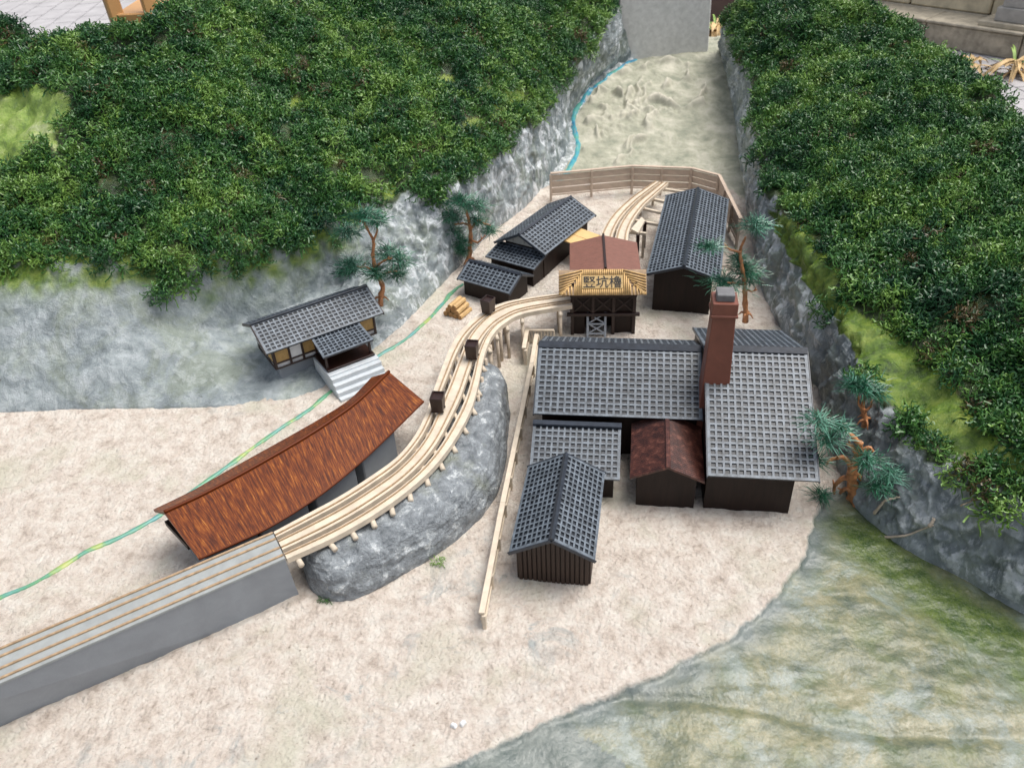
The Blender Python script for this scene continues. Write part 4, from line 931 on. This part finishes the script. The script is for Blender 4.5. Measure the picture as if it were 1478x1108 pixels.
# ------------------------------------------------------------------ wire pines
def wobble(pts, n_, amp, seed):
    c_ = catmull(pts, n_); r_ = np.random.default_rng(seed); o = np.cumsum(r_.normal(size=(n_, 3)), axis=0); o -= np.linspace(0, 1, n_)[:, None]*o[-1]; o[0] = 0
    return c_+o*amp
def pine(label, basepx, Y, trunk, limbs, tufts, seed, r0=.055):
    b3 = PY(*basepx, Y); t = thing('pine_tree', label, 'model tree', b3, 0, 'twisted wire pine trees'); rr_ = random.Random(seed)
    w3 = lambda p, dy=0: PY(p[0], p[1], Y+dy)-b3
    tp = wobble([w3(p, .03*math.sin(i*2)) for i, p in enumerate(trunk)], 22, .006, seed)
    tp[0][2] -= .15
    mb = MB(); k = len(tp); mb.tube([tuple(q) for q in tp], [r0*(1.25-.85*i/k)*(1+.18*math.sin(i*2.3+seed)) for i in range(k)], 8)
    for s_ in (-1, 1):   # twisted strands and roots
        q_ = [tuple(np.array(q)+np.array([math.cos(i*.9+s_)*r0*.7, math.sin(i*.9+s_)*r0*.7, 0])*(1-.6*i/k)) for i, q in enumerate(tp)]; mb.tube(q_, [r0*.45*(1-.5*i/k) for i in range(k)], 5)
    for j in range(4):
        a_ = j*1.7+seed; mb.tube([tuple(tp[1]), tuple(tp[1]+np.array([math.cos(a_)*.10, math.sin(a_)*.10, .0])), tuple(tp[1]+np.array([math.cos(a_)*.17, math.sin(a_)*.17, -.10]))], [r0*.7, r0*.5, r0*.2], 5)
    mb.build('trunk', M['copper'], t, smooth=True)
    for j, lm in enumerate(limbs):
        dy = rr_.uniform(-.15, .15); lpnt = [w3(p, dy*i/(len(lm)-1)) for i, p in enumerate(lm)]; lc = wobble(lpnt, 12, .008, seed*10+j)
        mb = MB().tube([tuple(q) for q in lc], [r0*.62*(1-.6*i/12) for i in range(12)], 6)
        mb.tube([tuple(lc[8]), tuple(lc[8]+np.array([rr_.uniform(-.12, .12), rr_.uniform(-.1, .1), .10]))], [r0*.3, r0*.12], 5)
        mb.build('branch', M['copper'], t, smooth=True)
    for j, (x, y, rx, rz, pale) in enumerate(tufts):
        sc_ = Y/math.cos(math.radians(PITCH))/1200*1.0; c0 = w3((x, y), rr_.uniform(-.15, .15)-(.55 if 'stout' in label and x > 1245 else 0)); RX, RZ = rx*sc_*1.05, rz*sc_*1.15
        mb = MB()
        for s_ in range(int(70+2300*RX*max(RX, RZ))):
            a_ = rr_.uniform(0, 6.283); q = abs(rr_.gauss(0, .62)); p = Vector((c0[0]+RX*q*math.cos(a_)*.8, c0[1]+RX*.7*q*math.sin(a_), c0[2]+rr_.uniform(-.55, .55)*RZ*(1.2-q)))
            d_ = Vector((math.cos(a_)*q+rr_.gauss(0, .45), math.sin(a_)*q+rr_.gauss(0, .45), rr_.gauss(.1, .38))).normalized(); L = rr_.uniform(.08, .27)
            e1 = p+d_*L*.5; e2 = p+d_*L+Vector((rr_.gauss(0, .02), rr_.gauss(0, .02), -.02))
            r1 = rr_.uniform(.0035, .009)
            mb.tube([p, e1, e2], [r1, r1*.9, r1*.25], 3, mi=1 if rr_.random() < pale else 0, cap=False)
        o = mb.build('foliage', [M['needle'], M['needle_pale']], t); o['kind'] = 'stuff'
    return t
yb = lambda x, y: PG(x, y)[1]
pine('twisted wire pine rising behind the right end of the panelled hall', (548, 432), 16.0, [(548, 432), (551, 412), (540, 392), (537, 370), (538, 350), (531, 332)],
     [[(538, 350), (543, 335), (544, 320)], [(531, 332), (524, 322), (515, 318)], [(539, 385), (552, 376), (566, 372)], [(541, 392), (528, 386), (514, 384)], [(545, 400), (558, 394), (574, 392)]],
     [(526, 311, 22, 9, .25), (503, 334, 18, 10, .15), (545, 318, 14, 10, .2), (560, 364, 18, 14, .35), (578, 378, 17, 18, .15), (508, 382, 22, 9, .4), (543, 393, 20, 12, .1), (500, 392, 14, 6, .2), (573, 396, 12, 6, .1)], 3, .05)
pine('twisted wire pine behind the smallest hut against the left cliff', (677, 376), 18.6, [(677, 376), (678, 358), (679, 335), (677, 315), (672, 300)],
     [[(679, 328), (668, 322), (655, 324)], [(679, 330), (690, 318), (698, 322), (708, 326)], [(679, 345), (690, 350), (700, 340)]],
     [(666, 290, 20, 9, .1), (688, 297, 14, 12, .1), (652, 312, 16, 12, .2), (650, 332, 14, 12, .1), (662, 348, 18, 12, .08), (688, 318, 13, 9, .08), (706, 332, 10, 10, .1), (668, 362, 7, 10, .1)], 5, .055)
pine('tall thin wire pine behind the grey chimney top by the right cliff', (1077, 456), 15.2, [(1077, 456), (1075, 430), (1074, 404), (1070, 380), (1069, 362), (1076, 342)],
     [[(1069, 364), (1058, 362), (1044, 355)], [(1074, 415), (1085, 420), (1093, 418)], [(1074, 410), (1062, 409), (1050, 408)]],
     [(1092, 325, 20, 14, .55), (1023, 356, 17, 5, .5), (1075, 388, 22, 13, .12), (1045, 407, 28, 6, .3), (1084, 400, 14, 12, .1), (1065, 372, 12, 8, .2)], 7, .05)
pine('stout wire pine with pale tufts brushing the big grey roof', (1234, 724), 10.05, [(1234, 724), (1232, 704), (1229, 686), (1234, 668), (1240, 655), (1243, 638)],
     [[(1230, 690), (1222, 668), (1210, 660), (1192, 670)], [(1232, 680), (1246, 690), (1252, 704), (1262, 706)], [(1243, 640), (1230, 626), (1216, 617)], [(1234, 716), (1222, 706), (1212, 712)], [(1238, 660), (1232, 645), (1222, 640)], [(1240, 655), (1254, 648), (1262, 652)], [(1233, 700), (1244, 712), (1240, 728)], [(1230, 690), (1218, 690), (1208, 700), (1204, 712)]],
     [(1182, 606, 22, 14, .8), (1196, 632, 26, 16, .6), (1216, 616, 14, 10, .5), (1180, 664, 14, 12, .3), (1252, 664, 24, 16, .3), (1284, 684, 22, 16, .85), (1268, 702, 18, 10, .2), (1184, 714, 14, 12, .1), (1208, 742, 24, 9, .15), (1290, 706, 12, 8, .5)], 9, .085)
pine('small green tuft of a wire pine with red-orange stem on the right cliff', (1249, 606), 10.75, [(1249, 606), (1247, 592), (1249, 576), (1250, 564)],
     [[(1248, 596), (1240, 584), (1242, 572)], [(1249, 594), (1258, 586), (1259, 572)]],
     [(1248, 557, 26, 10, .1), (1232, 552, 14, 8, .7), (1264, 566, 14, 10, .05)], 11, .04)

# ------------------------------------------------------------------ surroundings: paving, wall, planter, chair
FZ = -1.5
paving = MB().box((0, 45, FZ-.1), (190, 130, .16)).build('paving', M['joint']); tag(paving, 'grey paved floor around the model', kind='structure')
tw, tl = 1.45, 2.9
tile = MB().box((0, 0, 0), (tw-.07, tl-.07, .1)).mesh('paving_tile', M['paver'])
cnt = 0; cand = []
for i in range(-50, 50):
    for j in range(-2, 40):
        x, y = i*tw, 14+j*tl+(tl/2 if i % 2 else 0); ca, sa = math.cos(.10), math.sin(.10); xx, yy = x*ca-y*sa, x*sa+y*ca
        px, py = proj(np.array([xx, yy, FZ]))
        if yy > 8 and ((-60 < px < 300 and -30 < py < 60) or (1400 < px < 1560 and 70 < py < 230) or (1300 < px < 1500 and 60 < py < 130)): cand.append((yy, xx))
cand.sort()
for yy, xx in cand[:300]:
    o = link(bpy.data.objects.new('paving_tile', tile), paving); o.location = (xx, yy, FZ-.02); o.rotation_euler = (0, 0, .10)
# display board under the model
bo = MB().box((-.5, 16.5, -1.05), (27, 27, .9)); boo = bo.build('display_board', M['board']); tag(boo, 'plain board carrying the whole model landscape', 'board')
# concrete slab closing the valley
s0, s1 = PY(893, 90, 29.9), PY(1021, 80, 30.3); 
an = math.atan2(s1[1]-s0[1], s1[0]-s0[0]); L = float(np.hypot(*(s1-s0)[:2]))
sl_ = MB().box((0, 0, 0), (L, .45, 6.0)); o = sl_.build('stone_slab', M['slab'], bevel=.03); o.location = ((s0[0]+s1[0])/2, (s0[1]+s1[1])/2+.2, 1.2); o.rotation_euler = (0, math.radians(-1.5), an)
tag(o, 'upright speckled light grey slab closing the far end of the valley', 'stone slab')
# planter behind
pl = thing('planter', 'dark brown planter box behind the grey slab', 'planter', (8.7, 44, FZ)); 
boxp('planter_wall', M['pot'], pl, (0, 0, 1.4), (8.5, .6, 2.8), bevel=.05); boxp('soil', M['soil'], pl, (0, 3.0, 1.2), (8.3, 5.2, 2.4), bevel=.05)
# dry leaves heap + strap leaves in the gap right of the slab
def strap(mb, p, d_, L, w_, droop, mi=0, tw_=0.):
    n_ = 8; pts = []; d_ = Vector(d_).normalized(); side = d_.cross(Vector((0, 0, 1))).normalized()
    for i in range(n_+1):
        s_ = i/n_; c_ = Vector(p)+d_*L*s_+Vector((0, 0, -droop*L*s_*s_)); ww = w_*math.sin(math.pi*min(1, .12+.88*s_))**.6*.5
        sd2 = side*math.cos(tw_*s_)+Vector((0, 0, 1))*math.sin(tw_*s_); pts.append((c_-sd2*ww, c_+Vector((0, 0, -ww*.4)), c_+sd2*ww))
    b0 = len(mb.v)
    for tri in pts: mb.v += [tuple(q) for q in tri]
    for i in range(n_):
        for k in range(2): mb.f.append((b0+3*i+k, b0+3*i+k+1, b0+3*i+4+k, b0+3*i+3+k)); mb.mi.append(mi)
rr_ = random.Random(5)
def plant(label, loc, nd, ng_, s_):
    t = thing('strap_leaf_plant', label, 'plant', loc)
    for k in range(nd):
        mb = MB(); a_ = rr_.uniform(0, 6.28); strap(mb, (0, 0, .1+rr_.random()*.8*s_), (math.cos(a_), math.sin(a_), rr_.uniform(.1, .9)), rr_.uniform(1.2, 2.6)*s_, rr_.uniform(.15, .34)*s_, rr_.uniform(.5, 1.1), 0, rr_.uniform(-1, 1)); mb.build('dry_leaf', M['dry_leaf'], t, smooth=True)
    for k in range(ng_):
        mb = MB(); a_ = rr_.uniform(0, 6.28); strap(mb, (0, 0, .3), (math.cos(a_), math.sin(a_), rr_.uniform(.8, 1.8)), rr_.uniform(1.6, 3.0)*s_, .12*s_, .45); mb.build('green_leaf', M['leaf_green'], t, smooth=True)
    return t
c_ = PY(1034, 50, 33.2); plant('drying strap-leaved plant between the grey slab and the right hill', (c_[0], c_[1], c_[2]-.5), 60, 14, .85)
c_ = P(1462, 108, FZ+.1); plant('straw-coloured dry leaves on the paving below the stone kerb', (c_[0], c_[1], FZ), 34, 5, .75)
c_ = P(1415, 100, FZ+.1); plant('flat scatter of dry leaves left of the straw heap on the paving', (c_[0]-.5, c_[1], FZ), 16, 0, .6)
# kerb and block wall (top right)
ka, kb = P(1330, 66, FZ), P(1560, 104, FZ)
d_ = (kb-ka)/np.linalg.norm(kb-ka); an = math.atan2(d_[1], d_[0]); nv_ = np.array([-d_[1], d_[0], 0])
kt = thing('stone_kerb', 'rough stone kerb with flat top crossing the upper right corner', 'kerb', (ka[0], ka[1], FZ), an)
for k in range(-3, 7):
    boxp('kerb_stone', M['kerb'], kt, (k*4.5+2.2, .8, .55), (4.44, 1.6, 1.1), bevel=.08)
    boxp('coping_stone', M['kerb_top'], kt, (k*4.5+2.2, 4.5, 1.16), (4.46, 9.2, .12), bevel=.03)
WD = float(np.linalg.norm(P(1400, 24, FZ+1.2)-P(1400, 52, FZ+1.2)))*.5+.8; print('WD', WD)
wt = thing('block_wall', 'low cream block wall behind the stone kerb', 'wall', (*(ka+nv_*WD)[:2], FZ), an)
for r_ in range(3):
    for k in range(-7, 10): boxp('block', M['block'], wt, (k*4.0+(2.0 if r_ % 2 else 0), 0, 2.2+r_*1.9), (3.92, 1.2, 1.82), bevel=.07)
boxp('footing', M['kerb_top'], wt, (4, 0, .65), (70, 1.3, 1.24), bevel=.03)
c_ = PY(1412, 42, (ka+nv_*2.4)[1]); c2 = ka+d_*0; pxp = P(1462, 38, FZ+1.22)
st = thing('post_base', 'square grey post on a stone base at the upper right edge', 'post', tuple(pxp), an)
boxp('plinth', M['kerb_top'], st, (0, 0, .12), (2.6, 1.6, .24), bevel=.04); boxp('foot', M['post_stone'], st, (0, 0, .55), (1.4, 1.2, .62), bevel=.04); boxp('shaft', M['post_stone'], st, (0, 0, 2.6), (1.05, 1.0, 3.5), bevel=.04)
# chair behind the left hill
CY = 27.0
cA, cB = PY(168, 30, CY), PY(219, 26, CY); ch = thing('wooden_chair', 'varnished wooden chair standing on the paving beyond the left hill', 'chair', (cA[0], cA[1], FZ))
sep = float(cB[0]-cA[0]); hz = float(cA[2]-FZ)
for x, lean in ((-.0, -.35), (sep, -.25)):
    MBx = MB(); 
    bar('back_post', M['chair'], ch, (x+.05, 0, hz-.1), (x+lean, .5, hz+4.2), .42, .32, .05); bar('leg', M['chair'], ch, (x+.05, 0, hz-.1), (x+.1, .3, 0), .40, .34, .05)
boxp('seat_rail', M['chair'], ch, (sep/2, .0, hz+.02), (sep, .26, .36), bevel=.04)
boxp('seat', M['chair'], ch, (sep/2+.35, 2.0, hz+.0), (sep+.9, 3.6, .3), bevel=.06)
boxp('top_rail', M['chair'], ch, (sep/2-.3, .52, hz+3.9), (sep+.5, .26, .7), bevel=.05)
for x in (.75, sep+.85): bar('leg', M['chair'], ch, (x, 3.6, hz), (x+.05, 3.7, 0), .36, .36, .05)
bar('arm_post', M['chair'], ch, (sep+.95, 1.2, hz+.1), (sep+.75, 1.3, hz+3.0), .42, .3, .05)

# small scraps and twigs lying on the landscape
def surf(X, px, py):
    qx, qy = proj(X); d2 = (qx-px)**2+(qy-py)**2; dist = np.linalg.norm(X-np.array([0, 0, CH]), axis=-1)
    m_ = d2 < max(30., d2.min()*1.5); i = np.argmin(np.where(m_, dist, 1e9)); return X.reshape(-1, 3)[i]
for lb, p_ in (('tiny dark green moss scrap on the cream ground below the rock mound', P(632, 811, .03)), ('dark green moss scrap stuck at the foot of the rock mound beside the ramp end', P(470, 864, .02))):
    o = link(bpy.data.objects.new('moss_scrap', clumps.objects[0].data)); o.location = p_.tolist(); o.scale = (.55, .45, .4); tag(o, lb, 'moss scrap')
tw_ = thing('dried_twigs', 'brown dried twigs glued across the grey rock above the olive slope', 'twigs', surf(XR, 1290, 768).tolist())
b_0 = np.array(tw_.location)
for j, path in enumerate([[(1228, 752), (1262, 770), (1296, 778), (1330, 768), (1342, 762)], [(1258, 742), (1275, 728), (1298, 712)], [(1340, 764), (1346, 752), (1350, 748)]]):
    pp = catmull([surf(XR, x, y)-b_0+np.array([-.02, -.03, .03]) for x, y in path], 14); pp += np.random.default_rng(j).normal(size=pp.shape)*.008
    MB().tube([tuple(q) for q in pp], [.03-.0015*k for k in range(14)], 6).build('twig', M['post_wood'], tw_, smooth=True)
chips = []
for px_, py_ in ((655, 1048), (668, 1045)):
    p_ = P(px_, py_, 0); o = MB().box((0, 0, 0), (.10, .07, .06), top=.6).build('plaster_chip', M['plaster'], bevel=.012); o.location = (p_[0], p_[1], gz(p_[0], p_[1])+.03); o.rotation_euler = (.1, .15, px_*.1)
    tag(o, 'left of the two white plaster chips near the bottom edge of the cream ground' if px_ < 660 else 'right of the two white plaster chips near the bottom edge of the cream ground', 'plaster chip', 'white plaster chips')
